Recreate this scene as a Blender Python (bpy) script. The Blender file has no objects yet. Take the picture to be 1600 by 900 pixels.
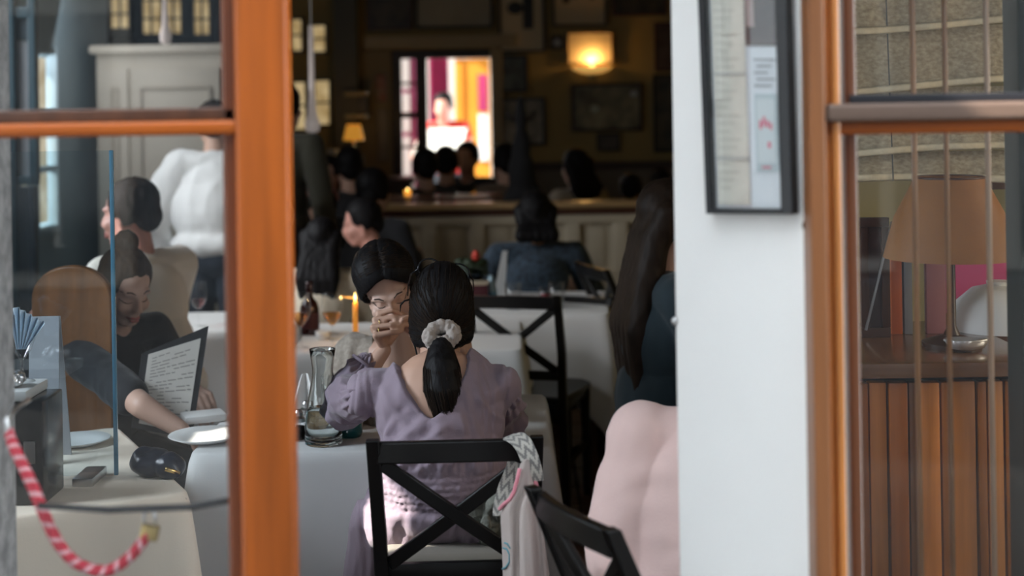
import bpy, bmesh, math, random
from mathutils import Vector as V, Matrix as MX, Euler, noise
from math import sin, cos, tan, pi, radians as R, sqrt, atan2, exp
random.seed(7)
SC = bpy.context.scene
COL = SC.collection
# ---------------------------------------------------------------- camera
F, HX, HY, EYE, ROLL = 2250.0, 800.0, 160.0, 1.63, R(0.9)
cam_d = bpy.data.cameras.new('camera'); cam = bpy.data.objects.new('camera', cam_d); COL.objects.link(cam)
cam.location = (0, 0, EYE)
cam.matrix_world = MX.Translation((0, 0, EYE)) @ MX.Rotation(ROLL, 4, 'Y') @ MX.Rotation(R(90), 4, 'X')
cam_d.sensor_width = 36; cam_d.lens = 36 * F / 1600
cam_d.shift_y = -(450 - HY) / 1600
cam_d.dof.use_dof = True; cam_d.dof.focus_distance = 3.56; cam_d.dof.aperture_fstop = 1.9; cam_d.dof.aperture_blades = 9
cam_d.clip_start = .05; cam_d.clip_end = 200
SC.camera = cam
# ---------------------------------------------------------------- world, sun, daylight at the windows and an added alcove fill, exposure
wd = bpy.data.worlds.new('sky'); SC.world = wd; wd.use_nodes = True
wn = wd.node_tree.nodes; wl = wd.node_tree.links
bg = wn['Background']; tc = wn.new('ShaderNodeTexCoord'); sp = wn.new('ShaderNodeSeparateXYZ'); cr = wn.new('ShaderNodeValToRGB')
wl.new(tc.outputs['Generated'], sp.inputs[0]); wl.new(sp.outputs['Z'], cr.inputs[0]); wl.new(cr.outputs[0], bg.inputs[0])
cr.color_ramp.elements[0].position = 0; cr.color_ramp.elements[0].color = (.86, .91, .95, 1)
cr.color_ramp.elements[1].position = .7; cr.color_ramp.elements[1].color = (.80, .88, .96, 1)
bg.inputs[1].default_value = 8.0
SUN_A, SUN_E = R(20), R(38)
sun_to = V((-cos(SUN_E) * cos(SUN_A), -cos(SUN_E) * sin(SUN_A), sin(SUN_E)))
sd = bpy.data.lights.new('sun', 'SUN'); so = bpy.data.objects.new('sun', sd); COL.objects.link(so)
so.rotation_euler = sun_to.to_track_quat('Z', 'Y').to_euler(); so.location = (-6, 1, 6)
sd.energy = 14.0; sd.angle = R(.5); sd.color = (1, .93, .82)
def area(name, loc, aim, sx, sy, power, color):
    d = bpy.data.lights.new(name, 'AREA'); d.shape = 'RECTANGLE'; d.size = sx; d.size_y = sy; d.energy = power; d.color = color
    o = bpy.data.objects.new(name, d); COL.objects.link(o); o.location = loc
    o.rotation_euler = (V(loc) - V(aim)).to_track_quat('Z', 'Y').to_euler(); return o
area('daylight_or_fill', (-2.36, 6.1, 1.8), (-1.3, 6.55, 1.05), 1.6, 1.2, 19, (.90, .95, 1)).data.spread = R(105)
area('daylight_or_fill', (-2.30, 7.55, 1.9), (-1.7, 8.4, 1.4),   .6, 1.2, 5.5, (.95, .96, 1))
area('daylight_or_fill', (-2.34, 5.0, 1.65), (-1.25, 5.35, 1.1), .5, .9, 5.5, (.97, .97, 1)).data.spread = R(80)
area('daylight_or_fill', (3.30, 3.1, 1.7), (1.2, 3.7, 1.2), 1.2, 1.4, 34, (1, .86, .66))  # added fill that brightens the alcove; no window stands there
area('daylight_or_fill', (-2.36, 3.25, 1.75), (-.7, 3.75, .95), 1.0, .9, 14, (.80, .90, 1)).data.spread = R(75)
SC.view_settings.view_transform = 'Standard'; SC.view_settings.look = 'None'
SC.view_settings.exposure = 0.0; SC.view_settings.gamma = 1.0; SC.view_settings.use_curve_mapping = False
try:
    SC.cycles.use_denoising = True; SC.cycles.max_bounces = 10; SC.cycles.transparent_max_bounces = 16
    SC.cycles.caustics_refractive = False; SC.cycles.caustics_reflective = False; SC.cycles.sample_clamp_indirect = 6
except Exception: pass
# ---------------------------------------------------------------- helpers
RV = V((cos(ROLL), 0, -sin(ROLL))); UV_ = V((sin(ROLL), 0, cos(ROLL)))
def ray(px, py): return RV * ((px - HX) / F) + UV_ * ((HY - py) / F) + V((0, 1, 0))
def P(px, py, d): return V((0, 0, EYE)) + ray(px, py) * d          # the point seen at that place of the photograph, d metres away
def PP(px, py, q, n):                                               # the same on a plane
    r = ray(px, py); c = V((0, 0, EYE)); return c + r * ((q - c).dot(n) / r.dot(n))
def wmat(o):
    m = MX.Identity(4)
    while o is not None: m = o.matrix_basis @ m; o = o.parent
    return m
def smoothstep(a, b, x):
    t = max(0, min(1, (x - a) / (b - a))) if a != b else float(x > a)
    return t * t * (3 - 2 * t)
class MB:
    """collects shapes into one mesh"""
    def __init__(s): s.b = bmesh.new()
    def _add(s, vs, fs):
        v = [s.b.verts.new(c) for c in vs]
        for f in fs:
            try: s.b.faces.new([v[i] for i in f])
            except ValueError: pass
        return s
    def box(s, c, size, rot=None, bev=0, seg=2):
        t = bmesh.new(); bmesh.ops.create_cube(t, size=1)
        for v in t.verts: v.co = V((v.co.x * size[0], v.co.y * size[1], v.co.z * size[2]))
        if bev: bmesh.ops.bevel(t, geom=t.edges[:], offset=min(bev, min(size) * .45), segments=seg, affect='EDGES', profile=.6)
        m = rot.to_matrix() if isinstance(rot, Euler) else (rot if rot is not None else MX.Identity(3))
        t.verts.index_update()
        s._add([m @ v.co + V(c) for v in t.verts], [[v.index for v in f.verts] for f in t.faces]); t.free(); return s
    def bar(s, a, b_, w, h, up=(0, 0, 1), bev=0, seg=2):            # box along a line: w across, h along 'up'
        a = V(a); b_ = V(b_); y = (b_ - a); L = y.length; y = y.normalized(); x = y.cross(V(up)).normalized(); z = x.cross(y)
        return s.box((a + b_) / 2, (w, L, h), MX((x, y, z)).transposed(), bev, seg)
    def loft(s, rings, close=True, cap=True):
        n = len(rings[0]); vs = [p for r in rings for p in r]; fs = []
        for i in range(len(rings) - 1):
            for k in range(n if close else n - 1):
                k2 = (k + 1) % n; fs.append((i * n + k, i * n + k2, (i + 1) * n + k2, (i + 1) * n + k))
        if cap and close: fs.append(tuple(range(n - 1, -1, -1))); fs.append(tuple((len(rings) - 1) * n + k for k in range(n)))
        return s._add(vs, fs)
    def tube(s, pts, rad, seg=8, cap=True, sq=None):
        pts = [V(p) for p in pts]; rings = []; ref = None
        for i, p in enumerate(pts):
            d = (pts[min(i + 1, len(pts) - 1)] - pts[max(i - 1, 0)]).normalized()
            if ref is None: ref = V((0, 0, 1)) if abs(d.z) < .9 else V((1, 0, 0))
            x = (ref - d * ref.dot(d)).normalized(); ref = x; y = d.cross(x)
            r = rad[i] if isinstance(rad, (list, tuple)) else rad
            r2 = r * sq if sq else r
            rings.append([p + x * (r * cos(2 * pi * k / seg)) + y * (r2 * sin(2 * pi * k / seg)) for k in range(seg)])
        return s.loft(rings, True, cap)
    def cyl(s, a, b_, r0, r1=None, seg=16): return s.tube([a, b_], [r0, r0 if r1 is None else r1], seg)
    def lathe(s, prof, c=(0, 0, 0), seg=24, cap=True):
        c = V(c); return s.loft([[c + V((r * cos(2 * pi * k / seg), r * sin(2 * pi * k / seg), z)) for k in range(seg)] for r, z in prof], True, cap)
    def ell(s, c, r, rot=None, seg=20, rng=12):
        c = V(c); r = (r, r, r) if not hasattr(r, '__len__') else r
        m = rot if rot is not None else MX.Identity(3); vs = [c + m @ V((0, 0, -r[2]))]
        for i in range(1, rng):
            a = -pi / 2 + pi * i / rng
            for k in range(seg): vs.append(c + m @ V((r[0] * cos(a) * cos(2 * pi * k / seg), r[1] * cos(a) * sin(2 * pi * k / seg), r[2] * sin(a))))
        vs.append(c + m @ V((0, 0, r[2]))); fs = []
        for k in range(seg): fs.append((0, 1 + (k + 1) % seg, 1 + k))
        for i in range(rng - 2):
            for k in range(seg):
                a0 = 1 + i * seg; k2 = (k + 1) % seg; fs.append((a0 + k, a0 + k2, a0 + seg + k2, a0 + seg + k))
        e = len(vs) - 1; a0 = 1 + (rng - 2) * seg
        for k in range(seg): fs.append((a0 + k, a0 + (k + 1) % seg, e))
        return s._add(vs, fs)
    def cap(s, a, b_, r0, r1=None, seg=14):                          # capsule that tapers
        a = V(a); b_ = V(b_); r1 = r0 if r1 is None else r1; d = b_ - a; L = d.length
        d = d.normalized() if L > 1e-6 else V((0, 0, 1)); pts = []; rs = []
        for i in range(1, 5): t = -pi / 2 + pi / 2 * i / 5; pts.append(a + d * (r0 * sin(t))); rs.append(r0 * cos(t))
        for i in range(5): pts.append(a + d * (L * i / 4)); rs.append(r0 + (r1 - r0) * i / 4)
        for i in range(1, 5): t = pi / 2 * i / 5; pts.append(b_ + d * (r1 * sin(t))); rs.append(r1 * cos(t))
        return s.tube(pts, rs, seg)
    def prism(s, poly, thick, n):                                    # flat outline given a thickness along n
        n = V(n).normalized() * thick; k = len(poly)
        return s._add([V(p) for p in poly] + [V(p) + n for p in poly], [tuple(range(k - 1, -1, -1)), tuple(range(k, 2 * k))] + [(i, (i + 1) % k, k + (i + 1) % k, k + i) for i in range(k)])
    def build(s, name, mat, parent=None, smooth=False, world=True, loc=None, bev=0, sub=0, angle=40):
        bmesh.ops.recalc_face_normals(s.b, faces=s.b.faces[:])
        me = bpy.data.meshes.new(name); s.b.to_mesh(me); s.b.free()
        return link(name, me, mat, parent, smooth, world, loc, bev, sub, angle)
def link(name, me, mat, parent=None, smooth=False, world=True, loc=None, bev=0, sub=0, angle=40):
    o = bpy.data.objects.new(name, me); COL.objects.link(o)
    if mat is not None: me.materials.append(mat)
    if parent is not None:
        if world: me.transform(wmat(parent).inverted())
        o.parent = parent
    elif loc is not None:
        me.transform(MX.Translation(-V(loc))); o.location = loc
    if smooth:
        me.polygons.foreach_set('use_smooth', [True] * len(me.polygons))
        if smooth == 'auto':
            try: me.set_sharp_from_angle(angle=R(angle))
            except Exception: pass
    if bev:
        m = o.modifiers.new('bevel', 'BEVEL'); m.width = bev; m.segments = 2; m.limit_method = 'ANGLE'; m.angle_limit = R(35)
    if sub: m = o.modifiers.new('sub', 'SUBSURF'); m.levels = sub; m.render_levels = sub
    return o
def thing(name, label, cat, loc=(0, 0, 0), rz=0, group=None):
    o = bpy.data.objects.new(name, None); COL.objects.link(o); o.location = loc; o.rotation_euler = (0, 0, rz); o.empty_display_size = .1
    o['label'] = label; o['category'] = cat
    if group: o['group'] = group
    return o
def tag(o, label, cat, group=None):
    o['label'] = label; o['category'] = cat
    if group: o['group'] = group
    return o
def struct(o): o['kind'] = 'structure'; return o
def sroot(name):
    o = bpy.data.objects.new(name, None); COL.objects.link(o); o['kind'] = 'structure'; return o
def dup(root, loc, rz, label=None, group=None):
    r = root.copy(); COL.objects.link(r); r.location = loc; r.rotation_euler = (0, 0, rz)
    if label: r['label'] = label
    if group: r['group'] = group
    for ch in list(root.children):
        c = ch.copy(); COL.objects.link(c); c.parent = r
        for g in list(ch.children): d = g.copy(); COL.objects.link(d); d.parent = c
    return r
def point(name, loc, power, color, r=.03):
    d = bpy.data.lights.new(name, 'POINT'); d.energy = power; d.color = color; d.shadow_soft_size = r
    o = bpy.data.objects.new(name, d); COL.objects.link(o); o.location = loc; return o
# ---------------------------------------------------------------- materials
def hexc(r, g, b):
    f = lambda c: (c / 255 / 12.92) if c / 255 <= .04045 else ((c / 255 + .055) / 1.055) ** 2.4
    return (f(r), f(g), f(b), 1)
def mat(name, col, rough=.5, metal=0, var=0, vscale=8, bump=0, bscale=40, stretch=(1, 1, 1), sheen=0, coat=0, spec=.5, col2=None, detail=4, kind='noise', coords='Object', dist=.3, trans=0, emis=None, es=0):
    m = bpy.data.materials.new(name); m.use_nodes = True; n = m.node_tree.nodes; l = m.node_tree.links; p = n['Principled BSDF']
    col = col if len(col) == 4 else (*col, 1)
    p.inputs['Base Color'].default_value = col; p.inputs['Roughness'].default_value = rough; p.inputs['Metallic'].default_value = metal
    p.inputs['Specular IOR Level'].default_value = spec; p.inputs['Sheen Weight'].default_value = sheen; p.inputs['Coat Weight'].default_value = coat
    p.inputs['Coat Roughness'].default_value = .15; p.inputs['Transmission Weight'].default_value = trans
    if emis: p.inputs['Emission Color'].default_value = (*emis[:3], 1); p.inputs['Emission Strength'].default_value = es
    def tex(sc):
        t = n.new('ShaderNodeTexCoord'); mp = n.new('ShaderNodeMapping'); mp.inputs['Scale'].default_value = stretch
        l.new(t.outputs[coords], mp.inputs[0])
        if kind == 'wave':
            x = n.new('ShaderNodeTexWave'); x.inputs['Scale'].default_value = sc; x.inputs['Distortion'].default_value = dist * 10; x.inputs['Detail'].default_value = detail; x.inputs['Detail Scale'].default_value = 1.5
        else:
            x = n.new('ShaderNodeTexNoise'); x.inputs['Scale'].default_value = sc; x.inputs['Detail'].default_value = detail
        l.new(mp.outputs[0], x.inputs['Vector']); return x
    if var or col2:
        x = tex(vscale); r = n.new('ShaderNodeValToRGB'); l.new(x.outputs['Fac'], r.inputs[0])
        c2 = col2 if col2 else tuple(max(0, c * (1 - var)) for c in col[:3]); c2 = (*c2[:3], 1)
        r.color_ramp.elements[0].position = .3; r.color_ramp.elements[0].color = c2
        r.color_ramp.elements[1].position = .7; r.color_ramp.elements[1].color = col
        l.new(r.outputs[0], p.inputs['Base Color'])
    if bump:
        x = tex(bscale); b = n.new('ShaderNodeBump'); b.inputs['Strength'].default_value = bump; b.inputs['Distance'].default_value = .004
        l.new(x.outputs['Fac'], b.inputs['Height']); l.new(b.outputs[0], p.inputs['Normal'])
    return m
def thin_glass(name, tint=(1, 1, 1), ior=1.5, rough=.0, boost=1.0):
    m = bpy.data.materials.new(name); m.use_nodes = True; n = m.node_tree.nodes; l = m.node_tree.links; n.remove(n['Principled BSDF'])
    t = n.new('ShaderNodeBsdfTransparent'); t.inputs[0].default_value = (*tint, 1); g = n.new('ShaderNodeBsdfGlossy'); g.inputs['Roughness'].default_value = rough
    f = n.new('ShaderNodeFresnel'); f.inputs[0].default_value = ior; mx = n.new('ShaderNodeMixShader'); mu = n.new('ShaderNodeMath'); mu.operation = 'MULTIPLY'; mu.inputs[1].default_value = boost; mu.use_clamp = True
    ge = n.new('ShaderNodeNewGeometry'); io = n.new('ShaderNodeMapRange'); io.inputs['To Min'].default_value = ior; io.inputs['To Max'].default_value = 1 / ior; l.new(ge.outputs['Backfacing'], io.inputs['Value']); l.new(io.outputs[0], f.inputs[0]); l.new(f.outputs[0], mu.inputs[0]); l.new(mu.outputs[0], mx.inputs[0]); l.new(t.outputs[0], mx.inputs[1]); l.new(g.outputs[0], mx.inputs[2]); l.new(mx.outputs[0], n['Material Output'].inputs[0]); return m
def emit(name, col, s):
    m = bpy.data.materials.new(name); m.use_nodes = True; n = m.node_tree.nodes; n.remove(n['Principled BSDF']); e = n.new('ShaderNodeEmission')
    e.inputs[0].default_value = (*col[:3], 1); e.inputs[1].default_value = s; m.node_tree.links.new(e.outputs[0], n['Material Output'].inputs[0]); return m
def lit_pane(name, ca, cb, s, scale=6):                              # daylit pane: uneven warm stone and sky behind old glass
    m = emit(name, ca, s); n = m.node_tree.nodes; l = m.node_tree.links; t = n.new('ShaderNodeTexCoord'); x = n.new('ShaderNodeTexNoise'); x.inputs['Scale'].default_value = scale; x.inputs['Detail'].default_value = 5
    r = n.new('ShaderNodeValToRGB'); r.color_ramp.elements[0].position = .35; r.color_ramp.elements[0].color = (*ca, 1); r.color_ramp.elements[1].position = .7; r.color_ramp.elements[1].color = (*cb, 1)
    l.new(t.outputs['Object'], x.inputs['Vector']); l.new(x.outputs['Fac'], r.inputs[0]); l.new(r.outputs[0], n['Emission'].inputs[0]); return m
m_wood = mat('varnished orange wood', (.44, .10, .010), .38, var=.5, vscale=3.0, stretch=(9, 9, .55), bump=.12, bscale=9, coat=.12, spec=.35)
m_wood_h = mat('varnished orange wood rail', (.44, .10, .010), .38, var=.5, vscale=3.0, stretch=(.55, 9, 9), bump=.12, bscale=9, coat=.12, spec=.35)
m_wood_d = mat('dark varnished wood', (.10, .035, .014), .4, var=.4, vscale=4, stretch=(8, 8, .6), coat=.2)
m_wood_m = mat('brown wood', (.23, .095, .035), .42, var=.5, vscale=3, stretch=(6, 6, .6), bump=.1, bscale=8)
m_glass = thin_glass('window glass', (.98, .988, .99), 1.5, 0, .95)
m_clear = thin_glass('drinking glass', (.985, .99, .99), 1.45, .0, 1.25)
m_blk = mat('black painted wood', (.007, .0065, .0065), .34, spec=.3, var=.3, vscale=10, bump=.05, bscale=30)
m_plaster = mat('white painted plaster', (.95, .945, .92), .55, var=.03, vscale=4, bump=.12, bscale=60)
m_cream = mat('cream painted wood', (.60, .55, .46), .5, var=.08, vscale=5)
m_oliv = mat('olive ochre wall paint', (.33, .235, .085), .7, var=.12, vscale=3, bump=.1, bscale=30)
m_teal = mat('blue grey paint', (.27, .37, .42), .5, var=.12, vscale=5)
m_dteal = mat('dark teal paint', (.012, .045, .062), .4, var=.2, vscale=5)
m_ceil = mat('dark ceiling paint', (.22, .19, .14), .8)
m_cloth = mat('white table linen', (.74, .73, .71), .85, var=.04, vscale=6, bump=.1, bscale=220, sheen=.1)
m_cloth_b = mat('beige table linen', (.88, .77, .63), .85, var=.05, vscale=6, bump=.1, bscale=220, sheen=.1)
m_white = mat('white', (.80, .80, .78), .5); m_paper = mat('paper', (.74, .72, .67), .7, var=.06, vscale=12); m_black = mat('black', (.01, .01, .011), .45)
m_gold = mat('gold', (.83, .60, .25), .25, 1); m_steel = mat('steel', (.6, .6, .6), .28, 1); m_brass = mat('brass', (.66, .48, .20), .35, 1, var=.3, vscale=20)
m_terr = mat('dark terracotta tile', (.075, .028, .018), .38, var=.4, vscale=5, bump=.1, bscale=20)
m_grout = mat('tile grout', (.05, .042, .036), .8)
m_stone = mat('rough grey stone', (.33, .33, .33), .9, col2=(.14, .14, .145), vscale=28, bump=.9, bscale=70, detail=8)
m_red = mat('red', (.55, .015, .02), .5); m_pinkprint = mat('pink print', (.6, .09, .16), .6)
m_magenta = mat('magenta fabric', (.42, .03, .13), .8, var=.2, vscale=5); m_orange = mat('orange painted door', (.72, .30, .03), .5, var=.15, vscale=3)
# ================================================================ SETTING
fl = sroot('floor')
struct(MB().box((0, 7, -.06), (7.4, 9.6, .08)).build('floor_slab', m_grout, fl))
tile_me = None
tiles = [mat('terracotta tile %d' % i, c, .36, var=.4, vscale=5, bump=.1, bscale=20) for i, c in enumerate([(.07, .027, .017), (.055, .022, .016), (.09, .035, .02)])]
tms = []
for tm_ in tiles:
    b = MB().box((0, 0, 0), (.292, .292, .022), bev=.004, seg=1); o = b.build('tile', tm_, fl, smooth='auto'); tms.append(o)
TA = R(12)
k = 0
for i in range(-5, 5):
    for j in range(0, 19):
        x, y = i * .3 + .1, 2.65 + j * .3
        if y > 8 or x > .112 * y + 1.2 or x < -.36 * y - .1: continue
        o = tms[k] if k < 3 else tms[random.randrange(3)].copy()
        if k >= 3: COL.objects.link(o); o.parent = fl
        k += 1
        o.location = (x, y, -.0115 + random.uniform(-.0006, .0006)); o.rotation_euler = (0, 0, random.choice((0, 1, 2, 3)) * pi / 2)
gp = MB().box((0, -5, -.07), (30, 14.4, .1)).build('ground', mat('street paving', (.05, .05, .05), .85, var=.3, vscale=4, bump=.2, bscale=30)); struct(gp)
struct(MB().box((.54, 6.7, 2.98), (6.32, 9.2, .12)).build('ceiling', m_ceil))
# the buildings across the street and beside it, out of the picture but seen in the panes
op = sroot('wall_street'); m_fac = mat('grey blue street facade', (.085, .10, .115), .8, var=.2, vscale=1.2, bump=.1); m_fst = mat('pale stone surround', (.22, .215, .20), .8); m_dkw = mat('dark shop glass', (.015, .02, .025), .1)
struct(MB().box((0, -8.2, 9.2), (30, .4, 18.6)).build('wall_panel', m_fac, op))
for i in range(-5, 6):
    for z in (1.35, 4.4, 7.2, 10.0, 12.8):
        struct(MB().box((i * 2.2 + .5, -7.97, z), (1.25, .06, 2.1 if z > 2 else 2.5), bev=.01).build('window_surround', m_fst, op)); struct(MB().box((i * 2.2 + .5, -7.93, z), (.95, .04, 1.8 if z > 2 else 2.2)).build('window_pane', m_dkw, op))
        struct(MB().box((i * 2.2 + .5, -7.90, z), (.06, .04, 1.8)).build('glazing_bar', m_fst, op))
struct(MB().box((-1.78, 1.45, 1.75), (.34, 1.9, 3.6)).build('wall_sun_blocker', m_plaster, op))  # unseen wall added to keep the sun off the pier
struct(MB().box((-9.5, -3, 2.5), (.4, 10.5, 5.0)).build('wall_panel', m_fac, op))
# left wall, with unseen holes added in its near half to shape the sun patches and a paned window that can be seen
wl_ = sroot('wall_left'); LX = -2.45
def wall_x(x, y0, y1, z0, z1, holes, m, parent, t=.16, name='wall_panel'):
    ys = sorted({y0, y1, *[h[0] for h in holes], *[h[1] for h in holes]})
    for a, c in zip(ys, ys[1:]):
        hs = sorted([h for h in holes if h[0] <= a + 1e-6 and h[1] >= c - 1e-6], key=lambda h: h[2]); z = z0
        for h in hs + [(a, c, z1, z1)]:
            if h[2] - z > .001: struct(MB().box((x, (a + c) / 2, (z + h[2]) / 2), (t, c - a, h[2] - z)).build(name, m, parent))
            z = h[3]
SUN_HOLES = [(2.46, 2.70, 2.31, 2.66), (3.17, 3.34, 2.06, 2.26)]
WY0, WY1 = 7.02, 7.68
wall_x(LX - .08, 2.4, 8.75, 0, 2.95, SUN_HOLES + [(WY0, WY1, 1.02, 1.92)], m_teal, wl_)
struct(MB().box((-3.68, 9.9, 1.47), (.16, 2.5, 2.95)).build('wall_panel', m_teal, wl_)); struct(MB().box((-3.1, 8.70, 1.47), (1.1, .1, 2.95)).build('wall_panel', m_teal, wl_)); struct(MB().box((-3.2, 9.95, 2.98), (1.16, 2.6, .12)).build('ceiling_bay', m_ceil))
# right hand walls behind the pier
wr = sroot('wall_right')
struct(MB().box((1.46, 7.6, 1.47), (.1, 7.0, 2.94)).build('wall_panel', m_oliv, wr))
struct(MB().box((2.45, 4.15, 1.47), (2.0, .1, 2.94)).build('wall_panel', m_oliv, wr))
struct(MB().box((3.4, 3.25, 1.47), (.1, 1.8, 2.94)).build('wall_panel', m_oliv, wr))
# back wall with its doorway
wb = sroot('wall_back'); BY = 11.0
dx0, dx1 = P(613, 200, BY).x, P(768, 200, BY).x; dz = P(690, 77, BY).z
m_bw = m_oliv
def bwall(x0, x1, z0, z1, y=BY, t=.14, m=None, name='wall_panel', par=None):
    return struct(MB().box(((x0 + x1) / 2, y + t / 2, (z0 + z1) / 2), (x1 - x0, t, z1 - z0)).build(name, m or m_bw, par or wb))
bwall(-3.6, dx0, 0, 2.95); bwall(dx1, 1.5, 0, 2.95); bwall(dx0, dx1, dz, 2.95)
tr = sroot('trim_1')                                                   # door surround
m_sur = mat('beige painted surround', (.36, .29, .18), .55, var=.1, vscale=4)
struct(MB().box(((dx0 + dx1) / 2, BY - .02, dz + .06), (dx1 - dx0 + .42, .05, .10), bev=.008).build('architrave', m_sur, tr))
struct(MB().box((dx1 + .045, BY - .02, dz / 2), (.09, .05, dz), bev=.008).build('architrave', m_sur, tr))
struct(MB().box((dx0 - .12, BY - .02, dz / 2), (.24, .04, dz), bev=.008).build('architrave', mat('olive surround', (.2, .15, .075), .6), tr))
struct(MB().box((-.55, BY - .015, .035), (3.8, .03, .15)).build('baseboard_back', m_wood_d))
zr = P(950, 258, BY).z
t2 = struct(MB().box(((dx1 + .1 + 1.4) / 2, BY - .02, zr), (1.4 - dx1 - .1, .05, .06), bev=.01).build('trim_2', mat('dark dado rail', (.045, .028, .018), .5)))
struct(MB().box(((dx1 + .1 + 1.4) / 2, BY - .008, zr / 2), (1.4 - dx1 - .1, .016, zr)).build('trim_3', mat('grey brown dado', (.16, .125, .09), .6)))
# back door: one dark glazed leaf, the other half open to the street behind
d2 = sroot('door_2'); xm = P(668, 200, BY).x
m_dk = mat('very dark brown paint', (.02, .012, .010), .4)
for a, c in ((dx0, dx0 + .075), (xm - .085, xm)): struct(MB().box(((a + c) / 2, BY + .03, dz / 2), (c - a, .05, dz), bev=.006).build('stile', m_dk, d2))
struct(MB().box(((dx0 + dx1) / 2, BY + .03, dz - .035), (dx1 - dx0, .06, .07), bev=.006).build('head_rail', m_dk, d2))
for zz, hh in ((P(640, 180, BY).z, .045), (P(640, 130, BY).z, .02), (P(640, 230, BY).z, .02), (.45, .9)):
    struct(MB().box(((dx0 + xm) / 2, BY + .03, zz), (xm - dx0 - .14, .045, hh), bev=.004).build('rail', m_dk, d2))
struct(MB().box(((dx0 + xm) / 2, BY + .03, (dz + .9) / 2), (xm - dx0 - .14, .006, dz - .94)).build('glass_pane', m_glass, d2))
# things of the street behind the doorway
sg = struct(MB().box((0, 15, -.06), (9, 7.8, .1)).build('ground_behind', mat('pale paving', (.5, .47, .43), .8, var=.2)))
wo = sroot('wall_outside')
struct(MB().box((0, 17.6, 1.8), (9, .2, 4.6)).build('wall_panel', mat('pale grey render', (.50, .47, .45), .8, var=.1, vscale=2), wo))
struct(MB().box((1.4, 14.4, 3.2), (6.2, 6.5, .1)).build('ceiling_sky_blocker', m_ceil))  # unseen roof added to dim the sky light behind the doorway
struct(MB().box((-4.6, 14.4, 1.6), (.15, 6.5, 3.3)).build('wall_sky_blocker', m_oliv))  # unseen wall added to cut low sky light from the left
cd = thing('magenta_curtain', 'magenta curtain hanging beyond the back doorway', 'curtain', P(684, 200, 13.6))
b = MB(); x0, x1 = P(668, 0, 13.6).x, P(699, 0, 13.6).x
fr = []
for zz in (0.05, .9, 1.6, 2.75): fr.append([V((x0 + (x1 - x0) * i / 24, 13.6 + .03 * sin(i * 1.57), zz)) for i in range(25)] + [V((x0 + (x1 - x0) * i / 24, 13.612 + .03 * sin(i * 1.57), zz)) for i in range(24, -1, -1)])
b.loft(fr).build('drape', m_magenta, cd, smooth='auto'); MB().cyl((x0 - .1, 13.6, 2.77), (x1 + .1, 13.6, 2.77), .012).build('rod', m_steel, cd)
xx0, xx1 = P(618, 0, 13.4).x, P(662, 0, 13.4).x
cd2 = thing('pane_reflection_screen', 'magenta and grey striped screen added for the reflections in the glazed back door leaf', 'screen', ((xx0 + xx1) / 2, 13.4, 0))  # panel added to imitate magenta and grey reflections in the door panes
MB().box(((xx0 + xx1) / 2, 13.4, 1.15), (xx1 - xx0, .03, 2.3)).build('panel', mat('dull magenta panel', (.24, .035, .10), .6), cd2)
for i in range(4): MB().box((P(632, 0, 13.37).x, 13.37, .75 + i * .4), (.07, .02, .36)).build('strip', mat('grey strip', (.42, .38, .38), .6), cd2)
od = thing('orange_door', 'orange door leaf standing open in the street behind the doorway', 'door', P(735, 300, 14.2))
xo0, xo1 = P(709, 0, 14.2).x, P(763, 0, 14.2).x
zt = P(735, 92, 14.2).z
MB().box(((xo0 + xo1) / 2, 14.2, zt / 2), (xo1 - xo0, .06, zt), bev=.008).build('leaf', m_orange, od)
MB().box((P(752, 0, 14.15).x, 14.16, P(752, 145, 14.15).z), (.09, .03, .36), bev=.005).build('upper_panel', m_magenta, od)
MB().box((P(752, 0, 14.15).x, 14.16, P(752, 215, 14.15).z), (.10, .03, .46), bev=.005).build('lower_panel', mat('whitish panel', (.72, .72, .74), .5), od)
MB().box((P(722, 0, 14.15).x, 14.165, P(752, 165, 14.15).z), (.012, .02, 1.0)).build('groove', mat('dark orange', (.33, .12, .01), .5), od)
MB().box(((xo0 + xo1) / 2, 14.2, zt + .05), (xo1 - xo0 + .1, .1, .1)).build('lintel_board', mat('pale board', (.72, .66, .64), .5), od)
# windows in the far left of the back wall: black steel grids with sunlit yellow stone beyond
m_pane = lit_pane('sunlit stone behind old glass', (.40, .27, .11), (.80, .62, .34), .75)
m_grid = mat('black steel', (.012, .014, .016), .4)
def grid_window(name, x0, x1, z0, z1, y, nx, nz, mull=.05, bar_=.016, f=.055):
    w = sroot(name)
    for bx, sx, bz, sz in (((x0 + x1) / 2, x1 - x0, z0, f), ((x0 + x1) / 2, x1 - x0, z1, f), (x0, f, (z0 + z1) / 2, z1 - z0), (x1, f, (z0 + z1) / 2, z1 - z0)):
        struct(MB().box((bx, y, bz), (sx + f, .06, sz if sz > f else f) if sx > f else (f, .06, sz + f)).build('window_frame', m_grid, w))
    for i in range(nx):
        for j in range(nz):
            a, c = x0 + (x1 - x0) * i / nx, x0 + (x1 - x0) * (i + 1) / nx; e, g = z0 + (z1 - z0) * j / nz, z0 + (z1 - z0) * (j + 1) / nz
            struct(MB().box(((a + c) / 2, y + .01, (e + g) / 2), (c - a - bar_, .008, g - e - bar_)).build('pane', m_pane, w))
    for i in range(1, nx): struct(MB().box((x0 + (x1 - x0) * i / nx, y, (z0 + z1) / 2), (mull if i % 2 == 0 else bar_, .03, z1 - z0)).build('glazing_bar', m_grid, w))
    for j in range(1, nz): struct(MB().box(((x0 + x1) / 2, y, z0 + (z1 - z0) * j / nz), (x1 - x0, .026, bar_)).build('glazing_bar', m_grid, w))
WY = BY - .05
def wx(px, y=WY): return P(px, 100, y).x
def wz(py, y=WY): return P(400, py, y).z
grid_window('window_3', wx(170), wx(208), wz(46), wz(-90), WY, 2, 5)
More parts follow.
